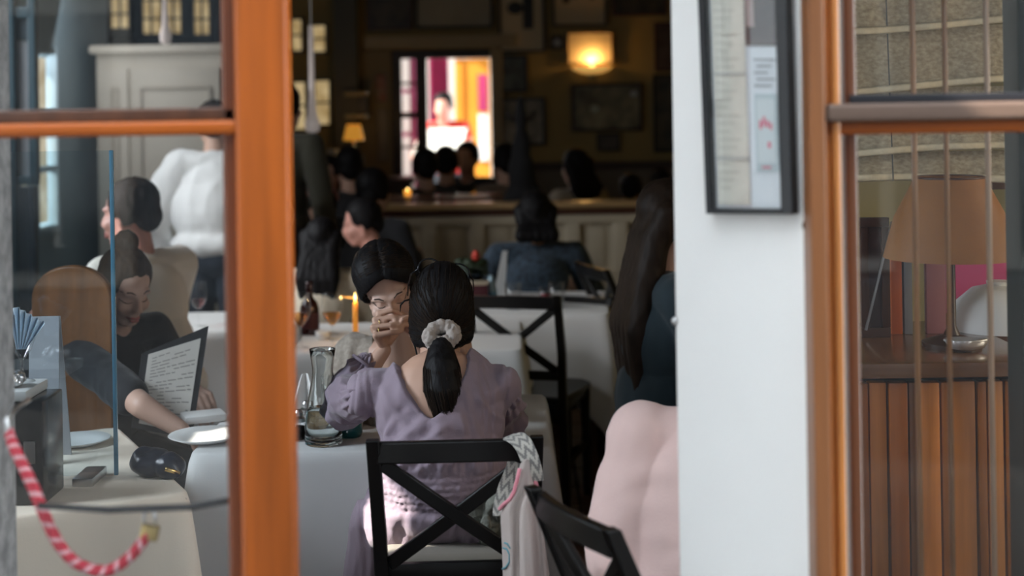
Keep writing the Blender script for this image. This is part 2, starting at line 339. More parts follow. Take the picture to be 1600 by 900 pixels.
grid_window('window_4', wx(220), wx(290), wz(56), wz(-90), WY, 4, 5, mull=.02)
grid_window('window_5', wx(300), wx(334), wz(58), wz(-90), WY, 2, 5)
grid_window('window_6', wx(436), wx(474), wz(82), wz(30), WY, 2, 2, f=.02)
grid_window('window_7', wx(488), wx(511), wz(84), wz(40), WY, 1, 2, f=.02)
grid_window('window_8', wx(436), wx(478), wz(205), wz(128), WY, 2, 2, f=.02)
grid_window('window_9', wx(490), wx(516), wz(198), wz(126), WY, 1, 2, f=.02)
struct(MB().box(((wx(130) + wx(350)) / 2, BY - .005, wz(25)), (wx(350) - wx(130), .01, 1.35)).build('wall_inner', mat('black window wall', (.022, .022, .022), .6)))
struct(MB().box(((wx(525) + wx(560)) / 2, BY - .10, 1.47), (wx(560) - wx(525), .2, 2.94)).build('trim_4', mat('grey green pier', (.085, .085, .07), .6)))
# window in the left wall
w10 = sroot('window_10')
for i in range(2):
    for j in range(3):
        y0 = WY0 + (WY1 - WY0) * i / 2; z0 = 1.02 + .3 * j
        struct(MB().box((LX - .03, y0 + .165, z0 + .15), (.008, .29, .27)).build('pane', lit_pane('bright stone behind old glass', (.52, .43, .28), (.86, .78, .60), .8, 9) if i + j == 0 else bpy.data.materials['bright stone behind old glass'], w10))
for y in (WY0 - .02, (WY0 + WY1) / 2, WY1 + .02): struct(MB().box((LX, y, 1.47), (.05, .045, .98)).build('glazing_bar', m_teal, w10))
for z in (1.0, 1.32, 1.62, 1.94): struct(MB().box((LX, (WY0 + WY1) / 2, z), (.045, WY1 - WY0 + .08, .03)).build('glazing_bar', m_teal, w10))
# teal framed opening at the far left, in front of the left wall
d3 = sroot('door_3'); Y3 = 6.4
xa, xb, xc = P(2, 100, Y3).x, P(27, 100, Y3).x, P(52, 100, Y3).x; zb, zt3 = P(30, 282, Y3).z, 2.6
struct(MB().box(((xa + xb) / 2 - .15, Y3, 1.3), (xb - xa + .30, .08, 2.6), bev=.008).build('jamb', m_dteal, d3))
struct(MB().box((xc, Y3, (zt3 + zb) / 2), (.035, .05, zt3 - zb), bev=.006).build('stile', m_dteal, d3))
struct(MB().box(((xb + xc) / 2, Y3, zb), (xc - xb + .03, .05, .04), bev=.006).build('rail', m_dteal, d3))
struct(MB().box(((xb + xc) / 2, Y3, P(40, 20, Y3).z), (xc - xb, .05, .05), bev=.006).build('rail', m_dteal, d3))
struct(MB().box(((xb + xc) / 2, Y3 + .01, (P(40, 65, Y3).z + zb) / 2), (xc - xb, .012, P(40, 65, Y3).z - zb)).build('glass_pane', mat('frosted grey pane', (.30, .31, .33), .35), d3))
struct(MB().box(((xb + xc) / 2, Y3 + .01, P(40, 40, Y3).z), (xc - xb, .012, .13)).build('glass_pane', mat('dim blue pane', (.035, .06, .075), .3), d3))
struct(MB().box(((xb + xc) / 2 - .01, Y3, zb / 2), (xc - xb + .03, .05, zb - .05), bev=.006).build('lower_panel', mat('dark blue panel', (.02, .03, .04), .4), d3))
# rough stone jamb at the far left
xs = P(19, 200, 2.77).x
struct(MB().box((xs - .22, 2.62, 1.45), (.44, .30, 3.0), bev=.012).build('wall_stone', m_stone))
# ---------------------------------------------------------------- FACADE: header, left leaf, pier, right window
wf = sroot('wall_front'); FY = 2.36
struct(MB().box((.95, FY + .05, 2.72), (7.1, .22, .5)).build('lintel', m_plaster, wf))
struct(MB().box((-1.88, FY + .05, 1.25), (1.44, .22, 2.5)).build('wall_panel', m_plaster, wf))
struct(MB().box((3.3, FY + .05, 1.25), (3.2, .22, 2.5)).build('wall_panel', m_plaster, wf))
struct(MB().box((1.2, FY + .05, .2), (1.4, .2, .42)).build('window_plinth', m_plaster, wf))
# door_1: the glazed leaf at the left
d1 = sroot('door_1'); DY = 2.2
xr, xl, xin = P(458, 450, DY).x, P(374, 450, DY).x, P(352, 450, DY).x
zT, zB = 2.35, .03
def dbox(name, x0, x1, z0, z1, y0, y1, m, bev=.006, par=None): return struct(MB().box(((x0 + x1) / 2, (y0 + y1) / 2, (z0 + z1) / 2), (x1 - x0, y1 - y0, z1 - z0), bev=bev, seg=3).build(name, m, par or d1, smooth='auto'))
dbox('stile', xl, xr, zB, zT, DY - .022, DY + .026, m_wood, .009)
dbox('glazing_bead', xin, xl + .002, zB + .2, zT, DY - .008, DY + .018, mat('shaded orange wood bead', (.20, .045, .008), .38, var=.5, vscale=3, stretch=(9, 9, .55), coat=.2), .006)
zm0, zm1 = P(180, 219, DY).z, P(180, 168, DY).z
dbox('muntin', -1.06, xl + .004, zm0 + .006, zm1 - .022, DY - .020, DY + .022, m_wood_h, .008)
dbox('muntin_cap', -1.06, xl + .001, zm1 - .024, zm1 - .002, DY - .008, DY + .03, m_wood_d, .004)  # dark strip paints the shadow line along the rail top
dbox('stile', -1.16, -1.06, zB, zT, DY - .022, DY + .026, m_wood, .009)
dbox('top_rail', -1.06, xl, zT - .1, zT, DY - .022, DY + .026, m_wood_h, .009)
dbox('bottom_rail', -1.06, xl, zB, zB + .26, DY - .022, DY + .026, m_wood_h, .009)
dbox('glass_pane', -1.06, xin + .004, zm1 - .01, zT - .1, DY + .002, DY + .006, m_glass, 0)
dbox('glass_pane', -1.06, xin + .004, zB + .25, zm0 + .012, DY + .002, DY + .006, m_glass, 0)
# pier: the white wall end at the right of the opening, turned a little towards the left
A = P(1263, 450, 2.32); Bq = P(1053, 450, 2.50); A.z = Bq.z = 0
pd = (Bq - A).normalized(); pn = V((pd.y, -pd.x, 0)); pn = pn if pn.y < 0 else -pn
pier = struct(MB().prism([A, Bq, Bq - pn * .07 + V((.03, 0, 0)), A - pn * .13 + V((.02, 0, 0))], 2.6, (0, 0, 1)).build('wall_pier', m_plaster, bev=.006))
# window_1: the right hand sash
w1 = sroot('window_1'); WN = 2.30
m_wood_lit = mat('highlit varnished orange wood', (.80, .29, .065), .3, var=.45, vscale=3.0, stretch=(9, 9, .55), bump=.12, bscale=9, coat=.3)  # lighter copy of the orange wood, with the sun highlight in its colour
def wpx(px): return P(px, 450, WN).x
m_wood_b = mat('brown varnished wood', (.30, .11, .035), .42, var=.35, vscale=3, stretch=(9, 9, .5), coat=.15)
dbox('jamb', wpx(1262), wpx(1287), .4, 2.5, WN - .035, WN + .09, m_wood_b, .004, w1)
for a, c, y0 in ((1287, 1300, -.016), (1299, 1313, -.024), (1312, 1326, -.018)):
    dbox('stile_moulding', wpx(a), wpx(c), .4, 2.5, WN + y0, WN + .03, m_wood_lit, .006, w1)
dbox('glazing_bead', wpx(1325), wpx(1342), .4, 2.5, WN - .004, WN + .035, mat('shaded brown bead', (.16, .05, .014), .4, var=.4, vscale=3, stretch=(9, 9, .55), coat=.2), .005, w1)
zt_, zb_ = P(1450, 160, WN).z, P(1450, 208, WN).z
dbox('muntin', wpx(1294), 1.55, zb_, zb_ + .022, WN - .02, WN + .02, m_wood_h, .006, w1)
dbox('muntin_cap', wpx(1290), 1.55, zb_ + .02, zt_, WN - .034, WN + .02, mat('weathered grey brown wood', (.17, .105, .075), .6, var=.4, vscale=4, stretch=(.6, 8, 8)), .007, w1)
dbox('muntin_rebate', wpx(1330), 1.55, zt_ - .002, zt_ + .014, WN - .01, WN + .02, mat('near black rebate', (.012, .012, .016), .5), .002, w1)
dbox('stile', 1.5, 1.6, .4, 2.5, WN - .02, WN + .03, m_wood, .006, w1)
dbox('bottom_rail', wpx(1287), 1.55, .4, .55, WN - .02, WN + .03, m_wood_h, .006, w1)
dbox('glass_pane', wpx(1330), 1.55, zt_ + .01, 2.5, WN + .008, WN + .012, m_glass, 0, w1)
dbox('glass_pane', wpx(1330), 1.55, .5, zb_ + .006, WN + .008, WN + .012, m_glass, 0, w1)
sc = P(1333, 147, WN - .012); struct(MB().lathe([(.0001, -.004), (.010, -.003), (.011, 0), (.008, .004), (.0001, .005)], (0, 0, 0), 16).build('screw_head', mat('bluish steel', (.22, .36, .52), .3, 1), w1, smooth=True))
w1.children[-1].data.transform(MX.Translation(sc) @ MX.Rotation(R(90), 4, 'X'))
# ================================================================ PEOPLE: builder
def remesh(mb, vox, it=3):
    bmesh.ops.recalc_face_normals(mb.b, faces=mb.b.faces[:])
    me = bpy.data.meshes.new('t'); mb.b.to_mesh(me); mb.b.free()
    o = bpy.data.objects.new('t', me); COL.objects.link(o)
    m = o.modifiers.new('r', 'REMESH'); m.mode = 'VOXEL'; m.voxel_size = vox; m.adaptivity = 0
    if it: s = o.modifiers.new('s', 'SMOOTH'); s.factor = .5; s.iterations = it
    dg = bpy.context.evaluated_depsgraph_get(); me2 = bpy.data.meshes.new_from_object(o.evaluated_get(dg))
    bpy.data.objects.remove(o); bpy.data.meshes.remove(me); me2.materials.clear(); return me2
def displace(me, fn):                                               # fn(co, no) -> distance along the normal
    ns = [v.normal.copy() for v in me.vertices]
    for v, n in zip(me.vertices, ns):
        d = fn(v.co, n)
        if d: v.co += n * d
    return me
def folds(amp, sc=9, stretch=(1, 1, .45), seed=0):
    def f(c, n):
        q = V((c.x * stretch[0] * sc + seed, c.y * stretch[1] * sc, c.z * stretch[2] * sc))
        return amp * (1 - 2 * abs(noise.noise(q))) * .7 + amp * .5 * noise.noise(q * 2.3)
    return f
def join_me(a, b):
    t = bmesh.new(); t.from_mesh(a); t.from_mesh(b); t.to_mesh(a); t.free(); bpy.data.meshes.remove(b); return a
SK = dict(light=mat('light skin', (.60, .36, .26), .5, var=.08, vscale=10), fair=mat('fair skin', (.62, .40, .31), .48, var=.06, vscale=12), tan_=mat('tan skin', (.42, .22, .13), .5, var=.1, vscale=10), rosy=mat('rosy skin', (.66, .33, .26), .5, var=.1, vscale=9))
def hairm(name, c): return mat(name, c, .58, var=.5, vscale=60, stretch=(1, 1, .15), bump=.25, bscale=160, spec=.16)
HR = dict(black=hairm('black hair', (.009, .008, .009)), dark=hairm('dark brown hair', (.028, .017, .011)), brown=hairm('brown hair', (.075, .042, .022)))
m_lip = mat('lips', (.42, .13, .11), .4); m_brow = mat('eyebrow hair', (.055, .036, .028), .8); m_eye = mat('eye white', (.7, .68, .65), .2); m_iris = mat('iris', (.02, .012, .008), .15)
def frame_m(x, y, z): return MX((x, y, z)).transposed()
class Head:
    """head frame: x to its left-hand side is -x, y forward, z up; c = middle of the head"""
    def __init__(s, c, fwd, up=(0, 0, 1), k=1.0):
        s.c = V(c); y = V(fwd).normalized(); x = y.cross(V(up)).normalized(); z = x.cross(y); s.m = frame_m(x, y, z); s.k = k
    def __call__(s, x, y, z): return s.c + s.m @ (V((x, y, z)) * s.k)
    def skull(s, b, face=True):
        k = s.k; q = lambda *r: tuple(a * k for a in r)
        b.ell(s(0, -.012, .03), q(.073, .090, .084), s.m); b.ell(s(0, .028, -.03), q(.058, .060, .078), s.m)
        b.ell(s(0, .064, -.091), q(.023, .021, .018), s.m)
        b.cap(s(-.052, .0, -.055), s(-.018, .062, -.092), .016 * k, .015 * k); b.cap(s(.052, .0, -.055), s(.018, .062, -.092), .016 * k, .015 * k)
        for e in (-1, 1):
            b.ell(s(e * .034, .064, -.03), q(.026, .02, .024), s.m)
            b.ell(s(e * .073, -.006, -.008), q(.007, .017, .031), s.m)
            b.ell(s(e * .07, .0, -.03), q(.008, .009, .012), s.m)
        if face:
            b.cap(s(0, .086, .014), s(0, .106, -.026), .0075 * k, .0105 * k); b.ell(s(0, .108, -.03), q(.011, .009, .009), s.m)
            for e in (-1, 1): b.ell(s(e * .0115, .099, -.033), q(.008, .009, .0075), s.m); b.cap(s(e * .012, .083, .022), s(e * .042, .072, .022), .009 * k, .008 * k)
            b.ell(s(0, .090, -.058), q(.021, .011, .0075), s.m); b.ell(s(0, .089, -.068), q(.018, .011, .0075), s.m)
        return b
    def face_parts(s, par, lids=True, browm=None, hairc=None, me=None, w=False):
        k = s.k
        if me is not None:                                           # lay brows, lashes and lips on the skin
            from mathutils.bvhtree import BVHTree
            bv = BVHTree.FromPolygons([v.co.copy() for v in me.vertices], [tuple(p.vertices) for p in me.polygons]); f = s.m @ V((0, 1, 0)); raw = s.__call__
            def snap(x, y, z):
                p = raw(x, y, z); hit = bv.ray_cast(p + f * .05, -f, .1)[0]
                return (hit + f * .0008) if hit is not None else p
        else: snap = s.__call__
        s_ = s; s = snap
        for e in (-1, 1): MB().tube([s(e * .014, .089, .0235), s(e * .026, .088, .0285), s(e * .038, .081, .0275), s(e * .050, .067, .019)], [.0013 * k, .0024 * k, .0021 * k, .0007 * k], 6, sq=.8).build('eyebrow', browm or m_brow, par, True, w)
        for e in (-1, 1):
            z = -.004 if lids else 0
            MB().tube([s(e * .016, .0835, z - .002), s(e * .024, .0865, z - .0065), s(e * .033, .0855, z - .0075), s(e * .042, .0795, z - .005), s(e * .049, .073, z - .001)], [.0007 * k, .0013 * k, .0015 * k, .0015 * k, .0007 * k], 5).build('eyelash', m_brow, par, True, w)
        b = MB(); zz = -.0625
        b.tube([s(-.024, .084, zz), s(-.010, .0985, zz + .0045), s(0, .1000, zz + .0025), s(.010, .0985, zz + .0045), s(.024, .084, zz)], [.001 * k, .0045 * k, .004 * k, .0045 * k, .001 * k], 8)
        b.tube([s(-.021, .085, zz - .002), s(-.009, .0965, zz - .0065), s(.009, .0965, zz - .0065), s(.021, .085, zz - .002)], [.001 * k, .005 * k, .005 * k, .001 * k], 8)
        b.build('lips', m_lip, par, True, w)
def hand(b, w, d, n, s=1, k=1.0, curl=.5, spread=.0):
    """w wrist, d towards the knuckles, n back of the hand; s = +1/-1 side of the thumb"""
    d = V(d).normalized(); n = V(n); n = (n - d * n.dot(d)).normalized(); t = d.cross(n).normalized() * s; w = V(w)
    L = [(.044, .026, .021), (.048, .030, .022), (.045, .028, .022), (.036, .022, .019)]; off = [.030, .010, -.010, -.028]; ln = [.088, .091, .086, .078]
    b.ell(w + d * .045 * k - n * .003 * k, (.033 * k, .045 * k, .012 * k), frame_m(t, d, n))
    for i in range(4):
        kn = w + d * ln[i] * k + t * off[i] * k
        b.cap(w + t * off[i] * .5 * k, kn, .012 * k, .0105 * k, 10); p = kn; a = 0
        for j, l in enumerate(L[i]):
            a += curl * (1.0, 1.1, .7)[j] * (1 + .08 * i); dr = d * cos(a) - n * sin(a) + t * spread * (1.5 - i) * .1; q = p + dr * l * k
            b.cap(p, q, (.0098 - .0009 * j) * k, (.0092 - .0010 * j) * k, 10); p = q
    p = w + d * .018 * k + t * .022 * k - n * .004 * k; dr = (d * .55 + t * .75 - n * .35).normalized()
    for l, r in ((.045, .0125), (.033, .011), (.026, .0098)):
        q = p + dr * l * k; b.cap(p, q, r * k, r * .92 * k, 10); p = q; dr = (dr + d * .45 - n * .25 * (1 + curl) - t * .15).normalized()
def hand_world(b, w, kn, fingers, thumb):                           # hand given joint by joint
    w = V(w)
    for kk, f in zip(kn, fingers):
        b.cap(w + (V(kk) - w) * .1, kk, .0130, .0102, 10); p = V(kk); r = .0090
        for q in f: b.cap(p, q, r, r * .91, 10); p = V(q); r *= .91
    p = V(thumb[0]); r = .0125
    for q in thumb[1:]: b.cap(p, q, r, r * .9, 10); p = V(q); r *= .9
def joints(pose='sit', k=1.0, lean=8, twist=0, aL=None, aR=None, h_yaw=0, h_pitch=0, h_roll=0, wide=1.0, knee=None):
    j = {}
    L = R(lean); zs = .53 if pose == 'sit' else .93
    ax = V((0, sin(L), cos(L))); j['P'] = V((0, 0, zs)); j['C'] = j['P'] + ax * .29; j['N'] = j['P'] + ax * .47 + V((0, .005, 0))
    tw = R(twist); sx = V((cos(tw), sin(tw), 0)) * .165 * wide
    j['SL'] = j['P'] + ax * .425 - sx; j['SR'] = j['P'] + ax * .425 + sx; j['sx'] = sx.normalized(); j['ax'] = ax
    if pose == 'sit':
        for s, n in ((-1, 'L'), (1, 'R')):
            j['H' + n] = V((s * .09, .03, .53)); j['K' + n] = V((s * .12, .44, .50)); j['A' + n] = V((s * .12, .40, .085)); j['T' + n] = V((s * .13, .55, .035))
        dl, dr = ((-.24, .16, .70), (-.12, .38, .78)), ((.24, .16, .70), (.12, .38, .78))
    else:
        for s, n in ((-1, 'L'), (1, 'R')):
            j['H' + n] = V((s * .09, 0, .90)); j['K' + n] = V((s * .10, .02, .49)); j['A' + n] = V((s * .10, -.02, .085)); j['T' + n] = V((s * .12, .13, .035))
        dl, dr = ((-.26, -.02, 1.08), (-.24, .10, .84)), ((.26, -.02, 1.08), (.24, .10, .84))
    aL = dl if aL is None else (aL if hasattr(aL[0], '__len__') else (aL, dl[1])); aR = dr if aR is None else (aR if hasattr(aR[0], '__len__') else (aR, dr[1]))
    j['EL'], j['WL'] = [V(p) for p in aL]; j['ER'], j['WR'] = [V(p) for p in aR]
    hm = Euler((R(h_pitch), R(h_roll), R(h_yaw)), 'XYZ').to_matrix(); 
    j['hf'] = hm @ V((0, 1, 0)); j['hu'] = hm @ V((0, 0, 1)); j['Hd'] = j['N'] + V((0, .02, .06)) + j['hu'] * .085 + j['hf'] * .012
    return j
def body_mesh(j, vox, face=True, hands=True, hk=1.0, skip_legs=False, custom_hands=None, hcurl=.6, ak=1.0):
    b = MB(); sx = j['sx']; ax = j['ax']; fy = ax.cross(sx) * -1; fy = sx.cross(ax) * -1 if False else ax.cross(sx); m = frame_m(sx, fy, ax)
    b.ell(j['P'] + V((0, 0, .02)), (.155, .115, .12)); b.ell((j['P'] + j['C']) / 2, (.128, .098, .17), m); b.ell(j['C'] + ax * .02, (.145, .10, .16), m)
    b.cap(j['SL'], j['SR'], .05, .05); b.cap(j['N'] - ax * .05, j['Hd'] - j['hu'] * .05 - j['hf'] * .012, .055, .050)
    for s in ('L', 'R'):
        b.cap(j['N'] - ax * .03, j['S' + s], .045, .048); b.cap(j['S' + s], j['E' + s], .047 * ak, .037 * ak); b.cap(j['E' + s], j['W' + s], .037 * ak, .025 * ak)
        if not skip_legs: b.cap(j['H' + s], j['K' + s], .085, .054); b.cap(j['K' + s], j['A' + s], .053, .034); b.cap(j['A' + s], j['T' + s], .036, .028)
    hd = Head(j['Hd'], j['hf'], j['hu'], hk); hd.skull(b, face)
    me = remesh(b, vox, 3 if vox > .007 else 5)
    if custom_hands is not None: hb = custom_hands()
    elif hands:
        hb = MB()
        for s, e in (('L', -1), ('R', 1)):
            d = (j['W' + s] - j['E' + s]).normalized(); hand(hb, j['W' + s], d, V((-e * .3, .1, 1)), -e * -1 if False else (1 if s == 'L' else -1), 1, hcurl)
    else: hb = None
    if hb is not None: me = join_me(me, remesh(hb, .0042, 3))
    return me, hd
def top_shell(j, vox, g=.014, sleeve=1.0, puff=0, hem=0.0, loose=.0, collar=False, seed=0, amp=.006, legs=False, fst=(1, 1, .45)):
    b = MB(); sx = j['sx']; ax = j['ax']; fy = ax.cross(sx); m = frame_m(sx, fy, ax)
    b.ell(j['P'] + V((0, 0, .02 - hem)), (.158 + g + loose, .118 + g + loose, .12 + hem)); b.ell((j['P'] + j['C']) / 2, (.13 + g + loose, .10 + g + loose, .18), m); b.ell(j['C'] + ax * .02, (.147 + g, .102 + g, .155), m)
    b.cap(j['SL'], j['SR'], .05 + g, .05 + g)
    for s in ('L', 'R'):
        b.cap(j['N'] - ax * .045, j['S' + s], .042 + g, .05 + g)
        S, E, W = j['S' + s], j['E' + s], j['W' + s]
        if sleeve > 0:
            t = min(1, sleeve / .5); b.cap(S, S + (E - S) * t, .05 + g + puff * .5, .040 + g + loose * .5 + puff)
            if sleeve > .5: t = (sleeve - .5) / .5; b.cap(E, E + (W - E) * t, .040 + g + puff * .6 + loose * .3, .029 + g + puff * .3)
    if loose > .02: b.ell((j['P'] + j['C']) / 2 + ax * .04 - V((0, 0, hem * .5)), (.155 + g + loose, .108 + g + loose, .34 + hem * .5 if hem > 0 else .21), m)
    if collar: b.cap(j['N'] - ax * .03, j['N'] + V((0, .01, .03)), .062, .060)
    me = remesh(b, vox, 2)
    return displace(me, folds(amp, 9, fst, seed=seed)) if amp else me
def legs_shell(j, vox, g=.016, seed=0, skirt=False):
    b = MB(); b.ell(j['P'] + V((0, 0, .0)), (.165 + g, .12 + g, .11))
    for s in ('L', 'R'): b.cap(j['H' + s], j['K' + s], .088 + g, .058 + g); b.cap(j['K' + s], j['A' + s] + V((0, 0, .02)), .056 + g, .044 + g)
    return displace(remesh(b, vox, 2), folds(.005, 9, seed=seed))
def shoes(j, par):
    b = MB()
    for s in ('L', 'R'): b.cap(j['A' + s] - V((0, .02, .03)), j['T' + s] + V((0, .01, 0)), .042, .035)
    link('shoes', remesh(b, .012, 2), m_black, par, True, False)
def hair_mesh(hd, style, vox, seed=0, length=.3):
    b = MB(); k = hd.k; q = lambda *r: tuple(a * k for a in r); m = hd.m
    b.ell(hd(0, -.020, .040), q(.083, .094, .086), m)
    for e in (-1, 1): b.ell(hd(e * .062, -.02, .01), q(.022, .05, .05), m)
    b.ell(hd(0, -.07, -.01), q(.062, .04, .06), m)
    if style == 'bun':
        b.ell(hd(0, -.055, .135), q(.040, .042, .036), m); b.ell(hd(.004, -.05, .105), q(.03, .03, .03), m)
    if style in ('long', 'wavy'):
        base = hd(0, -.07, -.05); dn = V((0, 0, -1)); bk = -(hd.m @ V((0, 1, 0))); bk.z = 0; bk = bk.normalized() if bk.length > .1 else V((0, -1, 0))
        x = hd.m @ V((1, 0, 0))
        for e in (-1, -.5, 0, .5, 1):
            p = base + x * e * .055 + bk * .01; pts = [hd(e * .07, -.045, .03), p, p + dn * length * .5 + bk * .055 + x * e * .02, p + dn * length * (1 - .1 * abs(e)) + bk * .055 + x * e * .018]
            for a, c, r0, r1 in zip(pts, pts[1:], (.04, .043, .038), (.043, .038, .014)): b.cap(a, c, r0, r1)
    if style == 'spiky':
        for i in range(26):
            a = random.uniform(0, 2 * pi); z = random.uniform(.2, 1); r = sqrt(1 - z * z); p = hd(.07 * r * cos(a), -.02 + .085 * r * sin(a), .045 + .078 * z); d = hd.m @ V((r * cos(a), r * sin(a) * .6, z * .9)); b.cap(p, p + d * .025 * k, .016 * k, .004 * k)
    if style == 'pony':
        p0, p1, p2 = hd(0, -.10, .02), hd(0, -.15, -.03), hd(0, -.14, -.03) + V((0, 0, -length)); b.cap(p0, p1, .03, .035); b.cap(p1, (p1 + p2) / 2, .035, .04); b.cap((p1 + p2) / 2, p2, .04, .01)
    if style == 'updo': b.ell(hd(.0, -.085, .055), q(.07, .06, .065), m)
    me = remesh(b, vox, 2)
    iv = hd.m.transposed()
    def cut(c, n):                                                  # keep the face and the ears clear
        l = (iv @ (c - hd.c)) / k; d = 0
        if l.y > .045 and l.z < .075: d -= .022 * smoothstep(.045, .075, l.y) * smoothstep(.080, .045, l.z) * 1.6
        if l.z < -.01 and l.y > .0: d -= .02
        return (d + .0025 * noise.noise(V((l.x * 60, l.y * 60, l.z * 18 + seed))) + .003 * noise.noise(V((l.x * 120, l.y * 20, l.z * 25 + seed)))) * k
    return displace(me, cut)
TOPS = {}
def cloth_m(name, c, **kw):
    if name not in TOPS: TOPS[name] = mat(name, c, kw.pop('rough', .85), var=kw.pop('var', .06), vscale=5, bump=.15, bscale=kw.pop('bscale', 160), sheen=kw.pop('sheen', .15), **kw)
    return TOPS[name]
def person(label, loc, yaw, top, bottom, skin='light', hair=('short', 'black'), pose='sit', vox=.012, k=1.0, sleeve=1.0, group=None, hlen=.3, legs=True, g=.014, loose=.0, puff=0, hem=0, face_parts=False, collar=False, hands=True, amp=.006, hcurl=.6, hk=1.0, seed=0, fst=(1, 1, .45), **jk):
    r = thing('person', label, 'person', loc, yaw, group); r.scale = (k, k, k)
    j = joints(pose, **jk)
    me, hd = body_mesh(j, vox, True, hands, hk, skip_legs=False, hcurl=hcurl); face_me = me
    link('body', me, SK[skin], r, True, False)
    link('shirt', top_shell(j, vox, g, sleeve, puff, hem, loose, collar, seed, amp, fst=fst), top, r, True, False)
    link('trousers', legs_shell(j, vox, seed=seed), bottom, r, True, False)
    if legs: shoes(j, r)
    if hair: link('hair', hair_mesh(hd, hair[0], min(vox, .009), seed, hlen), HR[hair[1]], r, True, False)
    if face_parts: hd.face_parts(r, me=face_me)
    return r, j, hd
# ================================================================ FURNITURE
def xback_chair(label, loc, rz, cushion=True, group=None, wt=.18, wb_=.168, zt=.89, sc=1):
    r = thing('dining_chair', label, 'chair', (0, 0, 0), 0, group)
    w = dict(parent=r, world=False, smooth='auto')
    for s in (-1, 1):
        b = MB(); rings = []
        for x, y, z, hw, hd in ((s * .185, -.245, 0, .014, .016), (s * .178, -.215, .25, .016, .018), (s * wb_, -.20, .46, .016, .02), (s * (wb_ + wt) / 2, -.235, .66, .0155, .018), (s * wt, -.335, zt + .006, .0148, .014)):
            rings.append([V((x + a * hw, y + c * hd, z)) for a, c in ((-1, -1), (1, -1), (1, 1), (-1, 1))])
        b.loft(rings).build('back_leg', m_blk, bev=.003, **w)
        b = MB(); b.loft([[V((s * (.18 - .0 * t) + a * h, .185 + .01 * (1 - t) + c * h, .455 * t)) for a, c in ((-1, -1), (1, -1), (1, 1), (-1, 1))] for t, h in ((0, .013), (1, .018))]).build('front_leg', m_blk, bev=.003, **w)
        MB().bar((s * .178, -.21, .22), (s * .182, .185, .22), .016, .022, bev=.003).build('side_stretcher', m_blk, **w)
        MB().bar((s * (wb_ + .004), -.20, .44), (s * .18, .185, .44), .018, .045, bev=.003).build('seat_rail', m_blk, **w)
    b = MB(); rings = []                                            # top rail, bowed backwards
    for i in range(13):
        t = i / 12; x = -wt + .008 + (2 * wt - .016) * t; bow = -.018 * sin(pi * t); up = .004 * sin(pi * t)
        rings.append([V((x, -.322 + bow + c * .011 + e * .0, zt - .026 + e * .024 + up)) for c, e in ((-1, -1), (1, -1), (1, 1), (-1, 1))])
    b.loft(rings).build('top_rail', m_blk, bev=.004, **w)
    z0, z1 = .585, zt - .052; y0, y1 = -.222, -.305
    MB().bar((-wb_ - .004, -.212, .568), (wb_ + .004, -.212, .568), .02, .036, bev=.004).build('lower_rail', m_blk, **w)
    for s in (-1, 1):
        b = MB(); rings = []
        for i in range(9):
            t = i / 8; x = s * (-(wb_ - .012) + (wb_ + wt - .03) * t); y = y0 + (y1 - y0) * t - .010 * sin(pi * t) + s * .004; z = z0 + (z1 - z0) * t
            d = V((s * (wb_ + wt), 0, z1 - z0)).normalized(); pr = V((-d.z, 0, d.x)) * .0155
            rings.append([V((x, y, z)) + pr * a + V((0, c * .008, 0)) for a, c in ((-1, -1), (1, -1), (1, 1), (-1, 1))])
        b.loft(rings).build('cross_brace', m_blk, bev=.003, **w)
    b = MB(); pts = [(-.172, -.20), (-.205, .0), (-.21, .15), (-.17, .205), (0, .215), (.17, .205), (.21, .15), (.205, 0), (.172, -.20)]
    b.prism([V((x, y, .455)) for x, y in pts], .025, (0, 0, 1)).build('seat', m_blk, bev=.008, **w)
    if cushion:
        t = MB(); t.box((0, -.005, .550), (.36, .385, .080), bev=.034, seg=5)
        t.build('seat_cushion', cloth_m('pale seat cushion', (.24, .215, .18)), parent=r, world=False, smooth=True)
        q = [V((x * .172, .005 + y * .182, .575)) for x, y in [(cos(a), sin(a)) for a in [2 * pi * i / 48 for i in range(48)]]]
        q = [V((max(-.168, min(.168, p.x * 1.42)), .005 + max(-.172, min(.172, (p.y - .005) * 1.42)), p.z)) for p in q]
        MB().tube(q + [q[0]], .0042, 6, cap=False).build('piping', cloth_m('pale piping', (.55, .50, .42)), parent=r, world=False, smooth=True)
    r.location = loc; r.rotation_euler = (0, 0, rz); r.scale = (sc, sc, sc); return r
def dining_table(label, c, w, d, rz, z, group=None):
    r = thing('dining_table', label, 'table', (*c, 0), rz, group)
    MB().box((0, 0, z - .016), (w, d, .026), bev=.006).build('tabletop', m_wood_m, r, 'auto', False)
    for s in (-1, 1):
        for t in (-1, 1): MB().bar((s * (w / 2 - .08), t * (d / 2 - .08), .0), (s * (w / 2 - .08), t * (d / 2 - .08), z - .03), .05, .05, up=(0, 1, 0), bev=.005).build('leg', m_wood_d, r, 'auto', False)
    MB().box((0, 0, z - .06), (w - .18, d - .18, .06)).build('apron', m_wood_d, r, False, False)
    return r
